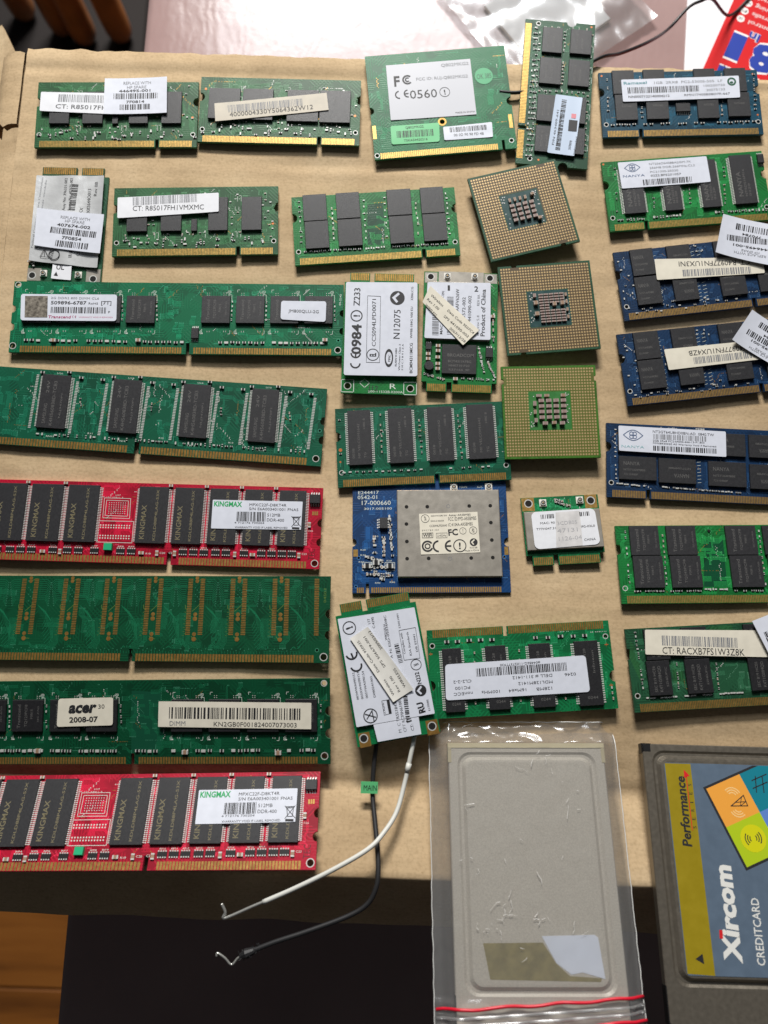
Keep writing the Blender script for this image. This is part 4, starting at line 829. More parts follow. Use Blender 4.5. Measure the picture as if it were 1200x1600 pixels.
# ---- K: moss green module, CT strip and torn white tag
b = sodimm('K', 'memory_module', 'dark green laptop memory module with a CT strip reading RACXB7FS1W3Z8K', G_MIX, [(163, 892), (1466, 822), (245, 1492), (1552, 1418)], 57.0, ny=9.2, seed=12, traces=60, con=GOLDD)
SEM = (('SEC 819 HCE6', .35, .9, .35, .15, 1.0), ('K4T1G084QD', .58, .9, .58, .15, 1.1), ('EZHEUP1C', .85, .75, .85, .2, .7))
for q in ((290, 898, 490, 1112), (560, 884, 770, 1098), (1008, 860, 1218, 1074), (1262, 846, 1462, 1062), (312, 1128, 510, 1365), (585, 1116, 798, 1350), (1036, 1098, 1250, 1328), (1296, 1084, 1500, 1310)): b.chip(*q, marks=SEM, dot=False, m=CHIPB)
b.row(320, 1388, 545, 1378, 9, 1.0, .5, .35, 'w', (0,)); b.row(590, 1374, 790, 1362, 9, 1.0, .5, .35, 'w', (0,)); b.row(840, 1358, 1015, 1348, 9, .9, .5, .35, 'w', (0,)); b.row(540, 1130, 555, 1330, 6, .9, .5, .35, 'rc', (1,)); b.row(235, 900, 300, 1330, 14, .8, .5, .35, 'rw'); b.row(820, 1130, 840, 1340, 6, .9, .5, .35, 'rc', (1,))
b.tr.quad([b.G(*q) for q in ((205, 970), (200, 1100), (290, 1290), (300, 1140), (240, 1030))], b.t+.006, G_HP); b.tr.quad([b.G(*q) for q in ((500, 1140), (520, 1290), (600, 1285), (575, 1135))], b.t+.006, G_HP); b.tr.quad([b.G(*q) for q in ((775, 870), (780, 905), (945, 898), (940, 862))], b.t+.006, G_HP)
b.label([(300, 898), (1180, 905), (1180, 1098), (305, 1078)], 2.6, PAPERC, [('CT: RACXB7FS1W3Z8K', 428, 1072, 1015, 1088, 48)], [(425, 1012, 965, 1030, 70, INKG)], lab='barcode strip')
b.label([(1060, 840), (1420, 700), (1560, 980), (1196, 1120)], 3.4, PAPERB, (), [(1180, 1010, 1420, 905, 50), (1160, 960, 1300, 900, 40)], .6, lab='white spare part sticker', rc=.1)
b.done()
# ---- N: bare-chip green module
b = sodimm('N', 'memory_module', 'bright green laptop memory module with eight unmarked chips and no sticker', G_TR, [(97, 250), (1015, 187), (120, 638), (1042, 576)], 52.8, seed=13, traces=60)
for q in ((160, 245, 300, 385), (345, 233, 485, 371), (630, 213, 775, 352), (818, 200, 958, 340), (172, 397, 312, 542), (355, 385, 497, 528), (642, 366, 785, 512), (830, 353, 972, 498)): b.chip(*q, dot=False)
b.row(165, 562, 490, 542, 12, 1.2, .6, .4, 'rr', (0,)); b.row(510, 542, 620, 534, 8, .8, .5, .35, 'w'); b.row(655, 532, 980, 512, 12, 1.2, .6, .4, 'rr', (0,)); b.row(325, 300, 335, 500, 7, .9, .5, .35, 'cw', (1,)); b.row(140, 260, 155, 520, 9, .8, .4, .3, 'rw'); b.row(795, 270, 808, 470, 7, .9, .5, .35, 'cw', (1,)); b.row(505, 250, 515, 500, 7, .8, .4, .3, 'w'); b.row(620, 230, 630, 490, 7, .8, .4, .3, 'w'); b.row(965, 210, 985, 470, 9, .8, .4, .3, 'w')
b.tr.quad([b.G(*q) for q in ((525, 290), (520, 520), (622, 520), (612, 280))], b.t+.006, G_DK)
for x in (160, 345, 630, 818): b.sline([(x-10, 420-(x-160)*.07), (x-10, 440-(x-160)*.07), (x, 450-(x-160)*.07)], .14)
b.done()
# ---- Z: module with four leaded chips, on top of the blue radio card
b = sodimm('Z', 'memory_module', 'green laptop memory module with four leaded chips lying across the blue radio card', G_TL, [(90, 170), (1180, 108), (112, 648), (1178, 590)], 38.6, h=31.75, ny=11.5, seed=14, traces=60, con=GOLDD, pitch=.8)
VM = (('VELCOM1642', .5, .75, .5, .25, .9), ('HBE B', .75, .35, .75, .15, .8), ('0038', .25, .88, .25, .7, .9), ('MF', .5, .88, .5, .78, .9), ('TG', .75, .88, .75, .78, .9))
for q in ((168, 186, 325, 512), (424, 170, 582, 498), (672, 158, 832, 484), (922, 140, 1092, 468)): b.chip(*q, 1.0, 'lr', 27, VM)
for x in (375, 620, 870): b.row(x, 190, x+12, 480, 9, .8, .5, .35, 'ccr', (0, 1))
b.row(130, 560, 680, 535, 14, 1.1, .5, .35, 'wr', (0,)); b.row(750, 530, 1100, 512, 9, 1.1, .5, .35, 'wr', (0,)); b.row(118, 190, 130, 500, 3, .9, .5)
for y in (425, 497): b.disc(126, y, .7 if y < 450 else .4, COPPER)
b.done()
# ---- AD: upside-down module with a big white label
b = sodimm('AD', 'memory_module', 'bright green laptop memory module turned contacts away with an upside-down 128MB label', G_ADL, [(45, 118), (1055, 70), (115, 608), (1110, 558)], 29.0, h=31.75, ny=20.2, seed=15, traces=50, flip=True, con=GOLDD, pitch=.8)
IM = (('0244', .35, .9, .78, .9, 1.0), ('Infineon', .78, .5, .78, .15, .9), ('HYB39S128', .45, .5, .45, .12, .9))
for q in ((136, 225, 288, 568), (372, 212, 530, 556), (612, 202, 772, 545), (860, 190, 1030, 538)): b.chip(*q, 1.0, 'lr', 27, IM, m=CHIPB)
b.row(130, 185, 440, 172, 5, 1.8, 1.0, .4, 'rr', (0,)); b.row(620, 168, 960, 152, 5, 1.8, 1.0, .4, 'rr', (0,)); b.row(320, 220, 340, 550, 6, .9, .5, .4, 'c', (1,)); b.row(560, 210, 585, 540, 6, .9, .5, .4, 'c', (1,)); b.row(800, 200, 828, 530, 6, .9, .5, .4, 'c', (1,)); b.row(1075, 430, 1080, 520, 3, .9, .5, .4, 'cw', (1,))
for x, y in ((78, 253), (1045, 208), (1071, 433)): b.pad(x-10, y-2, x+10, y+2, COPPER); b.pad(x-2, y-10, x+2, y+10, COPPER, .055)
b.label([(160, 312), (925, 268), (952, 468), (178, 508)], 2.55, PAPERB, [('128MB', 746, 438, 662, 443, 16), ('16Mx64', 607, 445, 513, 451, 16), ('100MHz', 465, 453, 367, 459, 16), ('nonECC', 320, 461, 217, 468, 16), ('MDL128M1412', 748, 403, 563, 413, 16), ('PC100', 303, 430, 222, 436, 16), ('DELL # 311-1412', 745, 368, 530, 381, 16), ('CL2-2-2', 308, 395, 210, 402, 16), ('0246', 873, 362, 812, 366, 16), ('#04486G-1102737T930', 678, 298, 460, 312, 13)], [(820, 306, 330, 336, 44)], rc=1.2, lab='upside-down white label')
b.done()
# ------------------------------------------------------------------ desktop modules (drawn in scan units; right-hand features continue the same axis)
def dimm(key, label, pm, quad, h, side_r, side_l=(), holes=(), key_x=None, keyw=1.6, scale=1.0, seed=20, traces=60, name='memory_module'):
    fe = [('arc', 'R', x, y, r) for x, y, r in side_r]+[('arc', 'L', x, y, r) for x, y, r in side_l]+[('hole', x, y, r) for x, y, r in holes]+[('slot', 'B', key_x[0], key_x[1], keyw, 4.6)]
    return Board(name, label, 'memory module', GD, POSE[key], 133.35, h, 1.27, pm, quad, fe, scale, 0.9, seed, traces)
def corner_marks(b, x0, y0, x1, y1):
    """white brackets round one chip"""
    for k in range(3):
        d = k*6; b.sline([(x1-12-d, y0-36+d), (x1+4-d, y0-36+d), (x1+4-d, y0-24+d*1.5)], .14); b.sline([(x0-16+d, y1+44-d), (x0-16+d, y1+60-d*.4), (x0+2, y1+60-d*.4)], .14)
    b.sline([(x0+4, y0-30), (x0+4, y0-44), (x0+18, y0-44)], .14); b.sline([(x1-14, y1+62), (x1-2, y1+62), (x1, y1+40)], .14); b.sline([(x1-12, y0-12), (x1+10, y0-12), (x1+10, y0+26)], .14)
    for u in (x0+30, x1-40):
        for i in range(2):
            for j in range(2):
                p = b.G(u+i*14, y0-22+j*12); b.silk.cyl(p[0], p[1], .16, b.t, b.t+.1, SOLD, 6)
                p = b.G(u+i*14, y1+44+j*5); b.silk.cyl(p[0], p[1], .14, b.t, b.t+.06, SOLD, 6)
# ---- O
b = dimm('O', 'emerald green desktop memory module with a hologram label 509896-6787', G_BR, [(78, 75), (2155, 100), (50, 520), (2150, 544)], 30, [(2145, 280, 1.5), (2145, 392, 1.5)], [(85, 248, 1.6), (82, 362, 1.6)], [(75, 480, 1.15), (102, 97, 1.0), (2123, 450, .5), (2120, 510, 1.1)], (1175, 535), 1.4, seed=21, traces=90)
b.fingers(118, 520, 1138, 533, 42, 64, 'B', GOLDD); b.fingers(1210, 533, 2080, 542, 42, 55, 'B', GOLDD)
TM = (('Transcend', .28, .9, .28, .15, 1.2), ('TQ123PCF8', .5, .85, .5, .15, 1.0), ('F0815', .68, .6, .68, .3, .9), ('SEC A765', .88, .7, .88, .2, .6))
for i, x in enumerate((145, 362, 578, 795, 1267, 1483, 1698, 1913)):
    y = 170+i*1.1; b.chip(x, y, x+174, y+172, marks=TM, dot=True); corner_marks(b, x, y, x+174, y+172)
    b.row(x+186, y+20, x+186, y+160, 5, .8, .5, .35, 'rw', (1,))
b.row(140, 446, 1160, 462, 26, 1.5, .9, .45, 'rrw', (0,), .25); b.row(1290, 462, 2040, 468, 20, 1.5, .9, .45, 'rrw', (0,), .25)
for x in (335, 868, 2040): b.part(x, 450, 2.0, 1.3, 1.0, 0, 'c')
b.chip(1202, 375, 1246, 440, .9, 'tb', 4, dot=False, m=CHIPB, name='eeprom_chip')
for i in range(5):
    for j in range(15):
        if (i+j) % 2 == 0: p = b.G(1105+i*9, 115+j*13); b.tr.cyl(p[0], p[1], .2, b.t, b.t+.02, FR4[G_DK][1], 6)
HOLO = mat('hologram_foil', (168, 160, 148), .3, .6, .5, 900)
MAG = mat('ink_magenta', (168, 40, 100), .5); PNK = mat('ink_rose', (206, 120, 150), .5)
b.label([(132, 165), (735, 170), (733, 335), (132, 330)], 2.72, PAPERB, [('2G DDR2 800 DIMM CL6', 320, 196, 622, 201, 14, INKG), ('509896-6787', 320, 230, 543, 232, 22, None, .015), ('RoHS', 557, 231, 616, 232, 13), ('[7T]', 636, 232, 700, 232, 22, None, .01), ('P', 681, 287, 693, 287, 15), ('Transcend', 303, 316, 445, 318, 18, MAG, .015, .15), ('WARRANTY VOID IF REMOVED', 497, 314, 710, 316, 8, PNK)], [(320, 284, 668, 288, 40)], rc=1.0, lab='white hologram label',
        draw=lambda q, s, zf, z: (q.quad([s.G(*k) for k in ((158, 312), (300, 312), (300, 178), (158, 178))], z, HOLO), ce_mark(q, s, 464, 308, 16, z, MAG)))
b.label([(1765, 210), (2048, 214), (2044, 342), (1762, 326)], 2.72, PAPERB, [('JM800QLU-2G', 1810, 282, 2000, 288, 20)], rc=1.0, lab='small white label')
b.stext('09-2345', 2138, 230, 2142, 160, 12); b.done()
# ---- P
QP = [(-90, 602), (2038, 750), (-135, 1082), (2010, 1238)]
b = dimm('P', 'green desktop memory module of 16 sites with SAMSUNG chips between empty pad rows', G_TL, QP, 31.5, [(2020, 955, 1.7), (2010, 1075, 1.7)], (), [(1978, 1190, 1.1), (1998, 1015, .5)], (835, 1150), 1.9, seed=22, traces=150)
b.fingers(-120, 1080, 778, 1145, 46, 50, 'B', GOLDD); b.fingers(862, 1150, 1920, 1225, 46, 58, 'B', GOLDD)
KM = (('SAMSUNG', .3, .92, .3, .55, 1.3), ('24V', .3, .35, .3, .12, 1.2), ('K4H560838D-TCB3', .55, .95, .55, .12, 1.3), ('NLJ3470P1', .8, .8, .8, .35, .7))
L = lambda x: (x-235)*.0697
for i, x in enumerate((235, 685, 1128, 1565)):
    dy = L(x); b.chip(x-2, 658+dy, x+148, 1003+dy, 1.0, 'lr', 33, KM); 
    for e in (x-8, x+160): b.part(e, 645+dy, 1.6, .9, .7, 0, 'r')
    for cx in (x+212, x+398):
        if cx > 1990: continue
        for j in range(33):
            yy = 690+L(cx)+j*9.9; xx = cx-(yy-690-L(cx))*.115; p = b.G(xx, yy); b.con.box(p[0]-.55, p[1]-.17, b.t, p[0]+.55, p[1]+.17, b.t+.05, SOLD)
        b.part(cx+25 if cx == x+212 else cx-25, 665+L(cx), 1.6, .9, .7, 0, 'r')
    b.row(x-60, 1025+dy, x+350, 1052+dy, 15, 1.1, .55, .4, 'rrw'); b.stext('U1%d' % (6-i), x+80, 652+dy, x+115, 655+dy, 9); b.stext('C%d' % (77+i), x+215, 735+dy, x+212, 770+dy, 10); b.stext('RN%d' % (15+i), x+30, 1046+dy, x+80, 1049+dy, 10); b.stext('R%d' % (11+i), x+290, 1030+dy, x+320, 1032+dy, 10); b.row(x+235, 800+dy, x+240, 860+dy, 3, .8, .5)
for j in range(33): p = b.G(150+j*-1.2+45, 660+j*10.2); b.con.box(p[0]-.5, p[1]-.17, b.t, p[0]+.5, p[1]+.17, b.t+.05, SOLD)
b.done()
# ---- Q and its twin on the front flap: crimson modules
def kingmax(key, label, scale, seed):
    Q = [(-152, 71), (2018, 133), (-217, 546), (1995, 635)]
    b = dimm(key, label, RED, Q, 31.5, [(2010, 350, 1.6), (2004, 470, 1.6)], (), [(1965, 600, 1.15)], (1012, 607), 1.7, scale, seed, 110)
    b.fingers(-195, 560, 985, 600, 42, 58, 'B', GOLD); b.fingers(1075, 605, 1910, 628, 42, 45, 'B', GOLD)
    KMX = (('KINGMAX', .3, .93, .3, .33, 1.9), ('KDLD88P4LAG-53X', .68, .95, .68, .05, 1.0))
    for x in (-68, 160, 388, 832, 1060, 1285, 1510, 1735):
        dy = (x-160)*.029; b.chip(x+2, 104+dy, x+158, 452+dy, 1.05, 'lr', 33, KMX, CHIP, MARKG, bold=.01)
    for x in (-95, 132, 365, 1030, 1260, 1487, 1710): b.part(x, 92+(x-130)*.028, 1.5, 1.0, .8, 0, 'c')
    y0 = lambda x: 494+(x-100)*.0265
    for x in (-60, 20, 85, 152, 285, 375, 445, 545, 710, 778, 1108, 1175, 1242, 1318, 1385, 1502, 1615, 1682, 1750, 1815): b.pack(x, y0(x), 3.3, 2.4)
    for i, x in enumerate((85, 152, 285, 375, 445, 545, 710, 778, 1108, 1175, 1242, 1318, 1385, 1502, 1615, 1682)): b.stext('RP%d' % (i+2), x-18, y0(x)-24, x+18, y0(x)-23, 8)
    for x, r in ((222, 0), (330, 1), (842, 0), (942, 1), (1055, 1), (1443, 1), (1558, 0), (1862, 1)): b.part(x, y0(x)+10, 2.0, 1.2, .6, r*math.pi/2, 'c')
    b.stext('C20', 958, 530, 992, 531, 11); b.stext('C21', 1015, 530, 1045, 531, 11); b.stext('C23', 1880, 546, 1912, 547, 11); b.stext('C25', 1922, 403, 1952, 404, 9); b.stext('R18', 868, 532, 900, 533, 10)
    for d in (0, 14): b.sline([(604+d, 188+d), (770-d, 193+d), (764-d, 314-d), (594+d, 308-d), (604+d, 188+d)], .16)
    b.sline([(566, 326), (790, 332), (780, 462), (555, 454), (566, 326)], .18); b.stext('U17', 674, 176, 706, 177, 9)
    for i in range(8):
        for j in range(6): p = b.G(636+i*14.5-j*1.0, 217+j*12.8+i*.4); b.silk.cyl(p[0], p[1], .2, b.t, b.t+.04, SOLD, 6)
    for i in range(12):
        for j, y in enumerate((352, 366, 415, 430)): p = b.G(582+i*16.6-j*1.5, y+i*.5); b.silk.box(p[0]-.22, p[1]-.24, b.t, p[0]+.22, p[1]+.24, b.t+.04, SILK)
    a, c = b.G(606, 506), b.G(662, 466); mb = MB(); mb.box(a[0], a[1], b.t, c[0], c[1], b.t+1.4, mat('green_plastic', (40, 168, 118), .4), .1); mb.build('indicator_block', b.root)
    b.chip(1933, 176, 2000, 232, 1.3, 'tb', 4, dot=False, m=CHIPB, name='eeprom_chip')
    for i in range(3): b.pad(1948+i*14, 278, 1957+i*14, 302, GOLD)
    b.part(1930, 362, 2.0, 1.1, .6, math.pi/2, 'c'); b.stext('TEC', 1962, 580, 1968, 510, 38, mat('etched_dark_red', (96, 8, 22), .5))
    GRN = mat('ink_kelly', (20, 160, 90), .5)
    def bin_(q, s, zf, z):
        m = INK; P = lambda x, y: s.G(x+1080, y)
        q.line([P(735, 312), P(795, 375)], .2, z, m); q.line([P(795, 312), P(735, 375)], .2, z, m); q.line([P(745, 322), P(785, 322), P(779, 366), P(751, 366), P(745, 322)], .22, z, m); q.line([P(741, 316), P(789, 316)], .25, z, m); q.line([P(744, 384), P(780, 386)], .75, z, m)
    o = 1080
    b.label([(222+o, 207), (807+o, 222), (797+o, 395), (212+o, 382)], 2.62, PAPERB, [('KINGMAX', 230+o, 246, 410+o, 251, 30, GRN, .03), ('MPXC22F-D8KT4R', 458+o, 247, 700+o, 252, 17), ('S/N E6A003401001 FNAS', 457+o, 271, 778+o, 280, 16), ('4 712176 730204', 362+o, 353, 556+o, 357, 11), ('512MB', 575+o, 311, 660+o, 313, 18), ('DDR-400', 573+o, 341, 685+o, 345, 18), ('WARRANTY VOID IF LABEL REMOVED', 365+o, 381, 708+o, 388, 11)], [(375+o, 339, 563+o, 343, 58)], draw=bin_, rc=.3, lab='white maker label', unit=.17)
    b.done()
kingmax('Q', 'crimson desktop memory module with a KINGMAX label lying flat between two green modules', 1.0, 23)
# ---- R: bare side
b = dimm('R', 'green desktop memory module showing its chipless side of gold pads and traces', G_DK, [(-133, 682), (2070, 687), (-175, 1215), (2050, 1219)], 31.75, [(2050, 920, 1.7), (2048, 1050, 1.7)], (), [(2020, 1183, 1.2), (1980, 1142, .5)], (815, 1215), 1.5, seed=24, traces=0)
b.fingers(-170, 1215, 752, 1215, 46, 50, 'B', GOLDD); b.fingers(845, 1215, 1960, 1218, 46, 60, 'B', GOLDD)
tm = FR4[G_DK][1]; vm = FR4[G_DK][2]; GT = mat('trace_gilt', (96, 128, 62), .4, .2)
pairs = [(-145, -70), (125, 205), (395, 475), (662, 742), (930, 1008), (1195, 1272), (1462, 1537), (1725, 1800), (1985, None)]
for a, c in pairs:
    for x in (a, c):
        if x is None: continue
        for j in range(33):
            y = 706+j*10.7; p = b.G(x-(y-706)*.105*(1-x/2600), y); b.con.box(p[0]-.85, p[1]-.19, b.t-.02, p[0]+.85, p[1]+.19, b.t+.05, GOLDD)
    if c is None: continue
    m_ = (a+c)/2; k = .105*(1-m_/2600)
    for y, r in ((698, .7), (718, .7), (925, .75), (952, .85), (1048, .75), (1078, .85)): b.disc(m_+2-(y-706)*k, y, r, GOLDD, .05, 10)
    b.sline([(m_-2, 718), (c, 702)], .2, GT); b.sline([(m_-28, 905), (m_, 880), (c-20, 862)], .2, GT); b.sline([(m_-34, 1062), (m_-20, 1078), (m_, 1078)], .2, GT); b.sline([(a-34, 868), (a-34, 890), (a-14, 898)], .2, GT)
    n0 = c+22
    for j in range(11):      # fans of traces on both sides of the footprint
        y = 708+j*12.5; L_ = 58-j*1.5
        b.sline([(n0-j*1.2, y), (n0+L_-10, y), (n0+L_+12, y+20+j*2)], .15, tm); b.sline([(a-24-j*1.2, y), (a-24-L_+12, y), (a-24-L_-10, y+20+j*2)], .15, tm)
        for xx in (n0+L_+12, a-34-L_): p = b.G(xx, y+20+j*2); b.tr.cyl(p[0], p[1], .22, b.t, b.t+.03, vm, 6)
    for j in range(7):
        b.sline([(n0-10+j*8, 870+j*6), (n0+40+j*8, 930+j*9), (n0+40+j*8, 960+j*20), (n0+20+j*3, 1000+j*22)], .15, tm)
        p = b.G(m_-6+(j % 3)*12-k*60, 760+j*14); b.tr.cyl(p[0], p[1], .2, b.t, b.t+.03, vm, 6)
        p = b.G(a-60+j*26, 1138+(j % 2)*10); b.tr.cyl(p[0], p[1], .2, b.t, b.t+.03, vm, 6)
        b.sline([(a-40-j*8, 950), (a-44-j*8, 1100), (a-70-j*8, 1140)], .15, tm)
    for j in range(14): b.sline([(a-70+j*18, 1150+(j % 3)*3), (a-70+j*18, 1168)], .14, tm); xx = a-26-(j % 2)*10; b.sline([(xx-(j*24)*k, 900+j*12), (xx+10-(j*24)*k, 900+j*12)], .15, GT)
b.traces(60); b.stext('04S03', 2040, 850, 2043, 762, 16, GT)
for x in (0, 230, 440, 790, 1070, 1340, 1650, 1850): b.stext('A%d' % (x % 97), x-30, 1134, x+30, 1134, 14, tm)
b.done()
# ---- S: acer
b = dimm('S', 'forest green desktop memory module with an acer 2008-07 label and a long barcode strip', G_ACER, [(-175, 102), (2065, 81), (-195, 640), (2059, 616)], 30, [(2047, 288, 1.8), (2045, 428, 1.8)], (), [(2025, 567, 1.1), (2030, 112, .9)], (835, 628), 1.4, seed=25, traces=90)
b.fingers(-190, 638, 795, 630, 42, 58, 'B', GOLDD); b.fingers(872, 630, 1984, 620, 42, 66, 'B', GOLDD)
for x in (-165, 75, 318, 552, 1089, 1323, 1561, 1795):
    y = 220-x*.005; b.chip(x, y, x+190, y+202, marks=TM, m=CHIPB); corner_marks(b, x, y, x+190, y+198); b.row(x+212, y+25, x+212, y+190, 5, .8, .5, .35, 'rw', (1,))
b.row(-20, 550, 780, 545, 22, 1.5, .9, .45, 'rrw', (0,), .25); b.row(850, 545, 1980, 530, 30, 1.5, .9, .45, 'rrw', (0,), .25)
for x in (235, 1170, 1745): b.part(x, 548, 2.2, 1.4, 1.0, 0, 'c')
b.tr.quad([b.G(*q) for q in ((832, 160), (828, 560), (1010, 560), (1040, 400), (1015, 170))], b.t+.006, mat('pcb_patch_green', (10, 72, 50), .4))  # plain green area of the board between the two chip groups
b.label([(375, 210), (725, 200), (722, 378), (365, 390)], 2.72, PAPERC, [('acer', 437, 300, 612, 295, 66, None, .045, .2), ('30', 630, 273, 670, 271, 26), ('2008-07', 445, 362, 627, 356, 32, None, .03)], rc=.9, lab='white acer label')
b.label([(1012, 225), (1955, 232), (1951, 396), (1008, 386)], 2.72, PAPERC, [('DIMM', 1080, 378, 1178, 378, 28, INKG), ('KN2GB0F001824007073003', 1354, 381, 1863, 386, 27)], [(1076, 333, 1886, 339, 68)], rc=.2, lab='long barcode strip', unit=.3)
b.done()
kingmax('T', 'crimson desktop memory module with a KINGMAX label tilted up on the raised front flap', 1.02, 23)

# ------------------------------------------------------------------ wireless cards
def minicard(key, label, quad, pm, fing, side, feats=(), seed=40, h=46.5, name='wireless_card', under=0.8, traces=30, slot=None):
    b = Board(name, label, 'wireless card', GW, POSE[key], 30, h, 1.0, pm, quad, feats, 1.0, under, seed, traces)
    # contact tongue beyond the board edge
    e = h/2 if side == 'T' else -h/2; d = 1 if side == 'T' else -1; mb = MB()
    for x0, x1 in fing:
        y = sorted((e, e+d*4.0)); mb.box(x0, y[0], 0, x1, y[1], .98, pm); n = int((x1-x0)/.8); p = (x1-x0-.6)/n
        for i in range(n): yy = sorted((e+d*.9, e+d*3.85)); b.con.box(x0+.3+p*(i+.15), yy[0], .96, x0+.3+p*(i+.85), yy[1], 1.03, GOLDD)
    mb.build('contact_tongue', b.root); return b
def conn(b, x, y):
    p = b.G(x, y); mb = MB(); mb.box(p[0]-1.4, p[1]-1.4, b.t, p[0]+1.4, p[1]+1.4, b.t+.5, mat('connector_white', (220, 216, 208), .5), .1)
    mb.cyl(p[0], p[1], 1.05, b.t+.5, b.t+1.2, SOLD, 18); mb.ring(p[0], p[1], .45, .8, b.t+1.22, HOLE, 16); mb.cyl(p[0], p[1], .28, b.t+1.2, b.t+1.3, GOLD, 10); mb.build('antenna_connector', b.root)
def lug(b, x0, y0, x1, y1, hx, hy, m, r=1.25):
    b.pad(x0, y0, x1, y1, m, .04); p = b.G(hx, hy); b.con.ring(p[0], p[1], r, r+.35, b.t+.055, SOLD, 18); b.con.cyl(p[0], p[1], r, b.t, b.t+.06, HOLE, 18)
# ---- L
b = minicard('L', 'silver-labelled wireless card with sticker 407674-002 tucked against the hologram module', [(148, 85), (450, 95), (108, 525), (415, 527)], G_MIX, ((-12.8, 1.5), (3.6, 12.8)), 'T', seed=41)
FOIL = mat('foil_label', (212, 214, 216), .32, .35, .08, 120, .5, 260)
b.label([(152, 90), (436, 97), (406, 472), (124, 446)], 2.3, FOIL, [('Assy No: 396331-002', 274, 240, 284, 105, 12), ('Spares No: 407676-002', 297, 240, 307, 105, 12), ('CX02644O013', 374, 262, 382, 150, 14), ('Rev 0B', 404, 180, 410, 122, 13), ('KX', 345, 250, 349, 228, 14), ('CT', 330, 425, 335, 405, 12), ('Federal Communications Commission', 140, 395, 180, 100, 8, INKG), ('Contains transmitter module', 158, 395, 195, 110, 8, INKG), ('intel', 220, 436, 228, 408, 16)], [(315, 240, 330, 130, 26), (300, 432, 305, 400, 14)], .3, dip=.5, rc=.4, lab='crumpled silver label', draw=lambda q, s, zf, z: (q.ring(*s.G(229, 421), 24*s.k*.84, 24*s.k, z+.2, INK, 24), q.line([s.G(170, 430), s.G(188, 398), s.G(206, 432), s.G(170, 430)], .22, z+.25, INK), q.line([s.G(188, 408), s.G(188, 422)], .25, z+.25, INK)))
spare(b, [(160, 232), (438, 260), (420, 418), (148, 387)], 2.95, '407674-002', '7F0854', [(257, 274, 378, 286, 13, INKG), (275, 290, 355, 299, 13, INKG), (242, 305, 380, 319, 13), (262, 359, 342, 367, 14)], [(213, 333, 402, 355, 27), (234, 388, 368, 402, 27)], .5)
b.label([(222, 452), (300, 456), (296, 522), (214, 516)], 1.9, PAPER, [('UL', 235, 478, 268, 480, 18, None, .02)], rc=.2, name='small_tag', draw=lambda q, s, zf, z: q.add([(*s.G(x, y), z) for x, y in ((225, 504), (243, 506), (236, 488))], [(0, 1, 2)], INK))
lug(b, 112, 470, 165, 522, 130, 500, STEEL); lug(b, 358, 472, 412, 524, 384, 512, STEEL); conn(b, 180, 493); conn(b, 325, 498); b.row(120, 440, 140, 460, 3, 1.5, .8, .7); b.done()
# ---- U
b = minicard('U', 'white-labelled wireless card marked CE0984 and Z233 with its contacts pointing away', [(163, 128), (615, 135), (135, 825), (592, 825)], G_TR, ((-12.8, -4.8), (-3.0, 13.0)), 'T', [('hole', 177, 780, 1.25), ('hole', 555, 787, 1.25)], 42)
def zd(q, s, zf, z):
    ce_mark(q, s, 226, 648, 64, z, INK, math.pi/2); circ_mark(q, s, 235, 352, 37, z, INK, '!', .18, .03, math.pi/2)
    q.line([s.G(303, 225), s.G(382, 228), s.G(372, 640), s.G(292, 640), s.G(303, 225)], .16, z, INK); circ_mark(q, s, 332, 592, 38, z, INK, 'EL', .12, .03, math.pi/2)
    tick_mark(q, s, 483, 236, 45, z, INK, PAPERB); p = s.G(428, 610); q.ring(p[0], p[1], 1.2, 1.7, z, INK, 24, sy=2.2)
b.label([(172, 140), (605, 138), (597, 718), (155, 722)], 2.6, PAPERB, [('0984', 258, 592, 264, 405, 56, None, .03), ('Z233', 254, 290, 260, 178, 38, None, .01), ('CCS094LPD0071', 350, 540, 354, 245, 24), ('N12075', 494, 490, 502, 310, 40), ('MMC', 436, 632, 440, 590, 14), ('RLARN W-0484', 474, 660, 478, 550, 11), ('VN Power Class 2', 494, 685, 500, 522, 11), ('E M C 7 B 9 1 Z A', 512, 682, 518, 522, 10), ('BCM94311MCG', 568, 700, 572, 515, 18, None, .01), ('WMIB-184G V00 EU', 570, 485, 576, 290, 14), ('3206LCG', 577, 250, 580, 166, 14)], draw=zd, rc=.8, lab='white approval label')
for cx, cy in ((177, 780), (555, 787)): b.sline([(cx-38, cy-38), (cx+38, cy-38), (cx+36, cy+38), (cx-40, cy+38), (cx-38, cy-38)], .25)
b.stext('J12', 300, 802, 360, 806, 30, INK); b.stext('200-11532B.0200A', 300, 818, 510, 818, 14); b.stext('R', 432, 792, 470, 792, 34); b.sline([(250, 760), (280, 735), (310, 760), (280, 788), (250, 760)], .2); b.done()
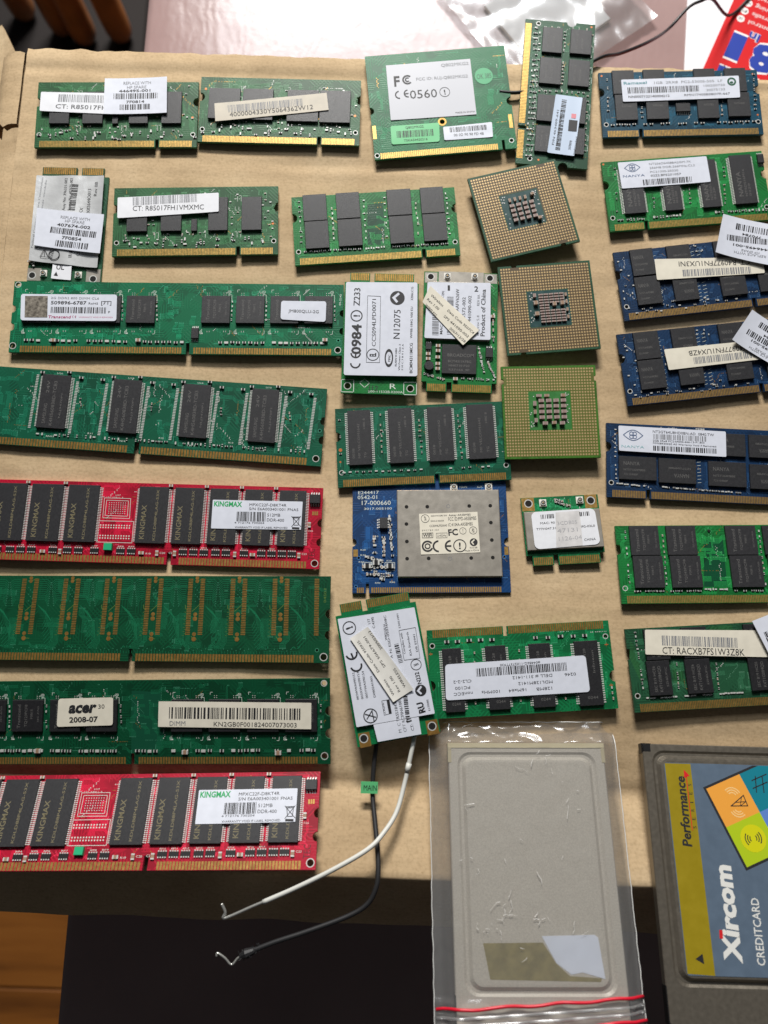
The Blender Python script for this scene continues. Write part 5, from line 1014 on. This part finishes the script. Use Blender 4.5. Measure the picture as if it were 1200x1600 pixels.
# ---- V
b = minicard('V', 'wireless card with a Product of China label, slanting cream sticker and bare radio chip', [(655, 58), (1112, 70), (640, 745), (1095, 755)], G_TR, ((-13.0, -5.0), (-3.0, 13.0)), 'B', (), 43)
a, c = b.G(742, 135), b.G(1025, 66); mb = MB(); mb.box(a[0], a[1], b.t, c[0], c[1], b.t+.35, STEEL, .08); mb.build('metal_strip', b.root)
lug(b, 660, 64, 735, 132, 695, 92, STEEL, 1.2); lug(b, 1028, 72, 1106, 134, 1062, 99, STEEL, 1.2); conn(b, 797, 92); conn(b, 967, 93)
a, c = b.G(664, 490), b.G(1060, 140); mb = MB(); mb.box(a[0], a[1], b.t, c[0], c[1], b.t+1.4, STEEL, .15); mb.build('shield_can', b.root)
b.label([(674, 138), (1062, 140), (1057, 496), (655, 488)], 2.55, PAPERB, [('1', 798, 190, 812, 190, 34, None, .02), ('2', 962, 195, 986, 195, 34, None, .02), ('Product of China', 1022, 474, 1032, 182, 27, None, .012), ('MAC', 765, 464, 768, 405, 16, None, .01), ('C091', 775, 235, 778, 195, 16), ('AAFV626W', 865, 320, 869, 180, 20), ('4M3572-002', 903, 410, 908, 232, 20), ('441090-002', 940, 385, 944, 222, 20), ('REV 0A', 992, 285, 996, 215, 16, INKG), ('mfg/rev 5.4', 987, 470, 991, 345, 16, INKG)], [(742, 470, 744, 300, 40, INKG), (832, 465, 834, 230, 40, INKG)], rc=.6, lab='white part number label')
b.label([(690, 165), (988, 440), (890, 533), (642, 268)], 2.95, PAPERC, [('Wireless', 690, 228, 765, 296, 17), ('Date Code 9507C4', 793, 322, 950, 465, 16), ('Rev 1.00', 668, 254, 738, 318, 16), ('SPS 441090-002', 770, 358, 918, 488, 16), ('WIRELESS', 655, 288, 722, 358, 16), ('2007/12/28', 805, 432, 898, 518, 16)], bend=.3, rc=.3, lab='slanting cream sticker')
b.chip(765, 522, 970, 705, 1.0, '', 0, (('BROADCOM', .16, .42, .92, .42, 1.3), ('BCM4311KFBG', .18, .62, .85, .62, 1.0), ('HH0710 P20', .2, .76, .8, .76, .9), ('537166 3F', .2, .9, .8, .9, .8)), CHIPB, bold=.01)
p = b.G(685, 655); mb = MB(); mb.cyl(p[0], p[1], 2.0, b.t, b.t+1.5, CHIPB, 20, 1.8); mb.build('inductor', b.root)
for q in ((665, 512, 700, 555), (1030, 540, 1072, 600)): b.chip(*q, 1.0, 'tb', 3, dot=False, m=CHIPB)
for x, y in ((740, 530), (740, 560), (738, 600), (738, 640), (680, 580), (680, 610), (738, 670), (845, 732), (1075, 345)): b.part(x, y, 1.8, 1.2, .9, 0, 'c')
b.row(655, 700, 780, 735, 16, .8, .5); b.row(985, 530, 1020, 700, 18, .9, .5, .4, 'rcw'); b.row(880, 725, 1080, 735, 16, .8, .5, .35, 'rw'); b.row(1080, 320, 1075, 520, 10, 1.1, .6, .5, 'rcw'); b.row(1040, 620, 1085, 720, 14, .8, .5, .4, 'rcw')
b.done()
# ---- AC
b = minicard('AC', 'wireless card with N232 approval label, slanting sticker and two antenna leads beneath', [(75, 275), (580, 170), (205, 1125), (740, 1012)], G_ADL, ((-12.8, -4.8), (-3.0, 13.0)), 'T', (), 44, 47.0)
VR = R(78)
def cd(q, s, zf, z):
    circ_mark(q, s, 162, 348, 42, z, INK, '!', .14, .04, R(100)); ce_mark(q, s, 202, 588, 78, z, INK, R(102)); circ_mark(q, s, 290, 914, 44, z, INK, None, .14); q.line([s.G(258, 905), s.G(322, 922)], .4, z, INK); q.line([s.G(268, 935), s.G(300, 880), s.G(312, 945)], .35, z, INK)
    q.line([s.G(474, 358), s.G(578, 336), s.G(607, 532), s.G(506, 548), s.G(474, 358)], .14, z, INK); circ_mark(q, s, 582, 575, 34, z, INK, 'N', .12, .01, R(100)); tick_mark(q, s, 612, 742, 35, z, INK, PAPERB)
    q.line([s.G(362, 815), s.G(410, 805), s.G(425, 895), s.G(378, 908), s.G(362, 815)], .14, z, INK); q.line([s.G(402, 815), s.G(415, 890)], .9, z, INK)
b.label([(90, 293), (572, 208), (702, 892), (200, 990)], 2.1, PAPERB, [('003WWA090152', 218, 808, 190, 632, 14), ('003XWA090153', 247, 803, 219, 628, 14), ('003YWA090154', 276, 797, 250, 622, 14), ('D080241003', 325, 790, 302, 655, 14), ('177', 296, 318, 290, 285, 16), ('C-4390', 325, 345, 315, 275, 16), ('WIRELESS N', 400, 420, 388, 320, 13), ('A N: ESD-0503608C', 436, 535, 392, 262, 15), ('E3051001', 485, 340, 470, 250, 12), ('Complies with', 516, 505, 494, 372, 13), ('IDA Standards', 556, 515, 532, 365, 13), ('DB 02941', 595, 490, 575, 380, 13), ('N232', 618, 696, 598, 620, 26, None, .02), ('RU', 642, 884, 622, 815, 38, None, .04), ('E179900', 675, 872, 660, 800, 13), ('2.4GHz', 388, 898, 375, 825, 12), ('MTC TRSS1843A', 490, 1020, 452, 800, 18), ('CFT RCPIN6108-', 522, 1015, 484, 800, 18)], [(500, 560, 470, 440, 28), (545, 950, 520, 720, 26)], draw=cd, rc=.3, lab='white approval label')
b.label([(308, 972), (598, 916), (616, 1030), (335, 1086)], 2.1, PAPERB, [('CT:', 570, 1005, 562, 962, 18)], [(555, 945, 548, 925, 30)], rc=.2, name='label_tab')
b.label([(166, 415), (278, 338), (566, 735), (436, 822)], 2.5, PAPERN, [('Date Code 950935', 350, 622, 222, 425, 16), ('SPS 506679-001', 390, 590, 262, 398, 16), ('2009/03/12', 370, 475, 292, 360, 16), ('Wireless', 446, 772, 384, 672, 16), ('Rev 1.00', 482, 748, 424, 650, 16), ('WIRELESS', 518, 718, 448, 598, 16)], bend=.3, rc=.2, lab='slanting cream sticker')
lug(b, 208, 1035, 295, 1115, 245, 1066, GOLDD, 1.25); lug(b, 642, 945, 735, 1025, 686, 978, GOLDD, 1.25); b.done()
# ---- AB
b = minicard('AB', 'half-length wireless card with a rubbed white label and gold corner lugs', [(248, 1025), (825, 990), (295, 1455), (872, 1425)], G_ADL, ((-12.8, -4.8), (-3.0, 13.0)), 'B', (), 45, 22.8)
lug(b, 252, 1027, 355, 1120, 306, 1066, GOLD, 1.3); lug(b, 722, 996, 824, 1092, 773, 1038, GOLD, 1.3); conn(b, 412, 1062); conn(b, 687, 1038); b.row(500, 1050, 620, 1085, 16, .9, .5, .5, 'rcw'); b.row(500, 1030, 560, 1050, 6, .9, .5, .5)
a, c = b.G(300, 1422), b.G(835, 1094); mb = MB(); mb.box(-14.6, a[1], b.t, 14.6, c[1]-.6, b.t+1.5, STEEL, .2); mb.build('shield_can', b.root)
WORN = mat('label_rubbed', (206, 204, 204), .6, 0, .14, 260)
b.label([(318, 1140), (790, 1105), (832, 1375), (350, 1415)], 2.7, PAPER, [('MAC: 90', 388, 1230, 495, 1223, 16), ('T77H047.31', 360, 1275, 502, 1264, 16), ('I92-03L0', 690, 1253, 792, 1245, 16), ('CHINA', 712, 1352, 797, 1345, 18), ('47131', 515, 1292, 665, 1280, 30, INKL), ('1126-04', 525, 1352, 695, 1338, 30, INKL), ('3CDB05', 515, 1235, 660, 1222, 26, INKL)], [(393, 1190, 492, 1182, 32), (680, 1168, 752, 1162, 32)], rc=2.0, lab='rubbed white label', draw=lambda q, s, zf, z: q.quad([s.G(*k) for k in ((505, 1400), (700, 1385), (680, 1125), (500, 1140))], z-.02, WORN))
b.done()
# ---- C : green mini PCI radio
b = Board('radio_card', 'green radio card with a grey FCC label and a round green OK sticker', 'wireless card', GW, POSE['C'], 59.75, 48, 1.0, G_PCI, [(92, 268), (752, 206), (136, 757), (795, 690)], [('arc', 'L', 122, 530, 1.7), ('arc', 'R', 772, 470, 2.0), ('hole', 147, 738, .8), ('hole', 770, 655, .8), ('slot', 'B', 735, 700, 1.2, 4.2), ('hole', 452, 574, 1.1)], 1.0, 1.4, 46, 30)
b.fingers(163, 752, 708, 697, 30, 62, 'B'); b.pad(124, 600, 146, 660, GOLD); b.pad(758, 535, 780, 596, GOLD); p = b.G(452, 574); b.con.ring(p[0], p[1], 1.1, 1.8, b.t+.05, GOLDD, 20)
def fd(q, s, zf, z): ce_mark(q, s, 254, 452, 42, z, INK, R(5)); circ_mark(q, s, 467, 435, 25, z, INK, '!', .1, .01, R(5)); p = s.G(293, 379); q.ring(p[0], p[1], 1.5, 2.2, z, INK, 20, .8, 5.5); q.ring(p[0], p[1], .55, 1.1, z, INK, 16, .8, 5.5)
b.label([(192, 312), (590, 275), (612, 538), (212, 573)], 1.2, mat('label_grey', (190, 192, 200), .45), [('Q802MKG2', 453, 315, 582, 304, 16, INKG), ('F', 231, 412, 258, 410, 52, None, .03), ('FCC ID: RUJ-Q802MKG2', 335, 383, 577, 364, 15, INKG), ('0560', 305, 470, 432, 460, 44), ('MADE IN CHINA', 515, 536, 605, 528, 8)], draw=fd, rc=.2, lab='grey approval label')
GST = mat('sticker_mint', (96, 190, 126), .45); GST2 = mat('sticker_green', (52, 160, 104), .45)
b.label([(210, 600), (438, 580), (438, 668), (215, 687)], 1.2, GST, [('Q802MKG2', 280, 612, 365, 604, 12), ('TSKA54420216', 272, 672, 382, 662, 11)], [(240, 655, 410, 641, 34)], rc=.8, lab='mint green barcode sticker')
b.label([(455, 600), (682, 573), (685, 642), (460, 662)], 1.2, PAPERB, [('00 0D F0 90 FD 4B', 505, 643, 643, 632, 13)], [(487, 625, 657, 609, 25)], rc=.5, lab='white barcode sticker')
p = b.G(652, 355); mb = MB(); mb.cyl(p[0], p[1], 43*b.k, b.t, b.t+.1, GST2, 32); ob = mb.build('round_sticker', b.root); q = MB(); put_text(q, 'OK 385', b.G(620, 371), b.G(688, 363), 26*b.k, b.t+.13, mat('ink_dark_green', (16, 70, 44), .5)); q.build('print', ob); b.done()
# ---- AA : blue mini PCI radio with tin shield
b = Board('radio_card', 'blue radio card with a punched tin shield, half covered by a green module', 'wireless card', GW, POSE['AA'], 59.75, 48, 1.0, BLUEW, [(204, 536), (1156, 530), (210, 1310), (1187, 1302)], [('arc', 'L', 212, 990, 1.6), ('arc', 'R', 1168, 985, 1.8), ('hole', 232, 1268, .4), ('hole', 247, 1088, .5), ('hole', 1147, 1080, .5), ('slot', 'B', 303, 1308, 1.2, 4.2)], 1.0, 0, 47, 60)
b.fingers(236, 1308, 282, 1308, 34, 4, 'B'); b.fingers(325, 1308, 1130, 1303, 34, 60, 'B'); b.pad(213, 1035, 242, 1080, GOLD); b.pad(1147, 1015, 1174, 1066, GOLD)
c4 = [b.G(*q) for q in ((478, 668), (1108, 660), (1132, 1208), (490, 1218))]; x0, x1 = (c4[0][0]+c4[3][0])/2, (c4[1][0]+c4[2][0])/2; y0, y1 = (c4[3][1]+c4[2][1])/2, (c4[0][1]+c4[1][1])/2
mb = MB(); mb.box(x0, y0, b.t, x1, y1, b.t+2.4, STEEL, .3); sh = mb.build('shield_can', b.root); mb = MB()
for x, y in ((540, 773), (668, 772), (927, 767), (1057, 765), (540, 882), (1060, 872), (543, 992), (1065, 982), (545, 1100), (677, 1098), (938, 1095), (1070, 1092)): p = b.G(x, y); mb.cyl(p[0], p[1], .72, b.t+2.3, b.t+2.42, HOLE, 14)
for x, y in ((797, 769), (808, 1099)): p = b.G(x, y); mb.ring(p[0], p[1], .6, .75, b.t+2.42, INKG, 16)
mb.build('vent_holes', sh, 'stuff')
def ad(q, s, zf, z): circ_mark(q, s, 655, 848, 26, z, INK, 'TA', .1); ce_mark(q, s, 738, 1022, 74, z, INK, R(1)); circ_mark(q, s, 868, 1018, 40, z, INK, '!', .14, .02); tick_mark(q, s, 953, 996, 24, z, INK, PAPERC); p = s.G(670, 1022); q.ring(p[0], p[1], 1.55, 2.2, z, INK, 24, .6, 5.9); q.ring(p[0], p[1], .7, 1.15, z, INK, 20); circ_mark(q, s, 887, 925, 21, z, INK, 'Y', .1); circ_mark(q, s, 950, 922, 24, z, INK, 'PG', .1); q.line([s.G(637, 940), s.G(703, 938), s.G(703, 968), s.G(638, 970), s.G(637, 940)], .16, z, INK); q.line([s.G(723, 940), s.G(790, 938), s.G(790, 968), s.G(724, 970), s.G(723, 940)], .12, z, INK)
b.label([(617, 818), (977, 805), (993, 1060), (630, 1075)], 3.5, PAPERC, [('Askey AR5BMB5', 800, 833, 935, 828, 13), ('FCC ID:PPD-AR5BMB5', 798, 862, 970, 855, 22), ('IC:4104A-AR5BMB5', 798, 897, 948, 890, 20), ('CCS094LPD0043', 682, 901, 790, 897, 13), ('003WWA090 RW', 690, 836, 790, 832, 9), ('D04-0102003', 690, 868, 770, 865, 9), ('E M C 7 B 9 1 Z A', 636, 928, 740, 923, 9), ('WiFi', 642, 964, 698, 962, 20, None, .02), ('2.4GHz', 730, 962, 785, 960, 13), ('FC', 799, 955, 858, 950, 38, None, .03), ('Made in China', 900, 1055, 985, 1050, 10), ('N10168', 930, 1036, 975, 1034, 10)], draw=ad, rc=.1, lab='white approval label')
b.stext('E244417', 240, 683, 368, 680, 20); b.stext('0542-01', 237, 715, 358, 712, 24); b.stext('17-000660', 263, 752, 443, 750, 28); b.stext('3017-005100', 277, 783, 450, 780, 14); b.stext('MAIN', 872, 643, 918, 641, 13); b.stext('AUX', 980, 641, 1015, 639, 13)
for x, y in ((835, 638), (1052, 634)): conn(b, x, y)
b.chip(375, 838, 425, 905, 1.4, 'lr', 4, dot=False, name='eeprom_chip')
for args in ((340, 945, 345, 1060, 8), (400, 950, 405, 1080, 10), (435, 820, 455, 1080, 20), (290, 1080, 400, 1110, 10), (270, 1140, 470, 1150, 16), (290, 1190, 470, 1200, 12), (340, 1160, 400, 1230, 8)): b.row(*args, 1.2, .7, .5, 'rrcw')
for x, y, r in ((300, 1140, 0), (440, 1140, 0), (355, 1120, 0)): b.part(x, y, 2.6, 1.8, 1.0, 0, 'r'); b.sline([(x-30, y-24), (x+30, y-24), (x+30, y+26), (x-30, y+26), (x-30, y-24)], .15)
for i, (x, y) in enumerate(((335, 955), (258, 1042), (258, 1075), (330, 1062), (248, 1118), (415, 1185), (380, 1218), (440, 1245), (350, 1250), (420, 1110))): b.stext('R%d0' % (i+1), x, y, x+32, y, 9)
b.done()
# ------------------------------------------------------------------ processors
def cpu(key, label, pm, cx0, cy0, cw, ch, caps, notches, seed):
    root = thing('processor', label, 'processor', POSE[key][:3], POSE[key][3:], GC); a = 18.75; rg = random.Random(seed)
    out = []
    def arc(px, py, d):  # d: direction into the board
        return [(px+math.cos(d+math.pi/2*(1-2*i/8))*1.15, py+math.sin(d+math.pi/2*(1-2*i/8))*1.15) for i in range(9)]
    sides = {'B': [], 'R': [], 'T': [], 'L': []}
    for s_, c in notches: sides[s_].append(c)
    out += [(-a, -a)]
    for c in sorted(sides['B']): out += arc(c, -a, math.pi/2)
    out += [(a, -a)]
    for c in sorted(sides['R']): out += arc(a, c, math.pi)
    out += [(a, a-.0)]
    for c in sorted(sides['T'], reverse=True): out += arc(c, a, -math.pi/2)
    out += [(-a, a)]
    for c in sorted(sides['L'], reverse=True): out += arc(-a, c, 0)
    mb = MB(); mb.prism([out], 0, 1.2, pm, FR4[pm][0]); mb.build('substrate', root)
    mb = MB(); mb.box(-14.5, -14.5, -3.1, 14.5, 14.5, 0, STEEL, 0); mb.build('heat_spreader', root)
    q = MB(); f_ = 17.95; o_ = [(-f_, -f_), (f_, -f_), (f_, f_), (-f_, f_)]; i_ = [(cx0-cw/2, cy0-ch/2), (cx0-cw/2, cy0+ch/2), (cx0+cw/2, cy0+ch/2), (cx0+cw/2, cy0-ch/2)]
    q.prism([o_, i_], 1.19, 1.212, mat('land_field_'+pm.name, (80, 64, 38) if pm is CPUG else (92, 100, 36), .5, 0, .1, 300)); q.build('land_field', root)
    q = MB(); nx, ny = 33, 30
    for i in range(nx):
        for j in range(ny):
            x, y = -17.5+35*i/(nx-1), -17.4+34.8*j/(ny-1)
            if abs(x-cx0) < cw/2 and abs(y-cy0) < ch/2: continue
            if any((s_ in 'BT' and abs(x-c) < 1.7 and abs(y-(a if s_ == 'T' else -a)) < 2.2) or (s_ in 'LR' and abs(y-c) < 1.7 and abs(x-(a if s_ == 'R' else -a)) < 2.2) for s_, c in notches): continue
            q.cyl(x, y, .38, 1.19, 1.24, PADG, 8)
    q.build('contact_lands', root, 'stuff')
    q = MB(); q.quad([(cx0-cw/2+.3, cy0-ch/2+.3), (cx0+cw/2-.3, cy0-ch/2+.3), (cx0+cw/2-.3, cy0+ch/2-.3), (cx0-cw/2+.3, cy0+ch/2-.3)], 1.215, mat('cavity_'+pm.name, (30, 66, 66) if pm is CPUG else (52, 116, 56), .4, 0, .1, 400)); q.build('cavity_field', root)
    for x, y, L, W, H, m in caps:
        k = 'cap%.1f%.1f%.1f' % (L, W, H)+m.name
        if k not in _tx:
            g = MB(); g.box(-L/2+L*.16, -W/2, 0, L/2-L*.16, W/2, H, m, .04); g.box(-L/2, -W/2*.97, 0, -L/2+L*.18, W/2*.97, H*1.02, CAPE); g.box(L/2-L*.18, -W/2*.97, 0, L/2, W/2*.97, H*1.02, CAPE); _tx[k] = g.mesh('capacitor')
        o = bpy.data.objects.new('capacitor', _tx[k]); col.objects.link(o); o.parent = root; o.location = (x*MM, y*MM, 1.22*MM); o.rotation_euler = (0, 0, rg.uniform(-.05, .05))
    q = MB()
    for i in range(26):
        x, y = cx0+rg.choice((-1, 1))*cw*rg.uniform(.34, .46), cy0+rg.uniform(-.45, .45)*ch; q.box(x-.2, y-.2, 1.2, x+.2, y+.2, 1.3, SOLD)
    q.build('test_points', root, 'stuff')
caps = [(-4.4+2.75*i, 2.3-2.1*j, 1.9, 1.25, 1.1, CAPP) for i in range(4) for j in range(4)]+[(-4.6+2.2*i, 5.0, 1.0, 1.6, .8, SMDT) for i in range(4)]+[(5.0, 5.4, 1.6, 1.0, 1.5, SMDT), (5.3, -5.4, 1.6, 1.2, 1.5, SMDT)]
cpu('W', 'processor rotated askew with gold contacts and a dense square of mauve capacitors', CPUG, -.3, .2, 16.2, 15.8, caps, [('T', 11.8), ('B', 11.8)], 51)
caps = [(-2.9+2.1*i, 5.4-1.15*j, 1.8, .62, .7, CAPP) for i in range(5) for j in range(11) if not (j in (4, 5) and i > 1)]+[(2.2, 1.0, 1.6, 1.5, 1.2, SMDT), (5.4, 1.2, 1.6, 1.5, 1.2, SMDT), (-5.2, 2.0, 1.8, 1.6, 1.2, SMDT), (-5.2, -2.6, 1.8, 1.6, 1.2, SMDT), (-5.4, 5.2, 1.2, 1.6, 1.0, CAPP), (7.2, 4.8, .9, 1.4, .7, SMDT), (7.2, 1.8, .9, 1.4, .7, SMDT), (7.2, -1.5, .9, 1.4, .7, SMDT), (7.2, -4.6, .9, 1.4, .7, SMDT)]
cpu('X', 'processor with gold contacts and thin brick-like rows of tiny capacitors', CPUG, .1, -.3, 17.2, 15.6, caps, [('T', -12.2), ('B', -12.2)], 52)
caps = [(-3.6+2.9*i, 4.3-2.25*j, 2.1, 1.35, 1.1, CAPP) for i in range(4) for j in range(4)]+[(-4.4, 6.4, 2.1, 1.1, .9, CAPP), (-1.3, 6.4, 2.0, 1.1, .9, SMDT), (5.2, 6.4, 2.0, 1.2, .9, SMDT), (-2.5, -4.9, 2.0, 1.3, 1.2, CAPP), (1.0, -4.7, 1.8, 1.2, 1.2, SMDT), (4.2, -4.9, 2.0, 1.3, 1.2, CAPP), (-6.2, 3.2, 1.2, 1.9, 1.0, CAPP), (-6.2, -.2, 1.1, 1.7, 1.0, SMDT), (-6.0, -3.6, 1.2, 1.7, 1.0, CAPP)]
cpu('Y', 'lime green processor with gold contacts resting on the corner of a memory module', CPUY, -.2, .4, 17.0, 16.0, caps, [('L', 12.5), ('R', 13.4)], 53)
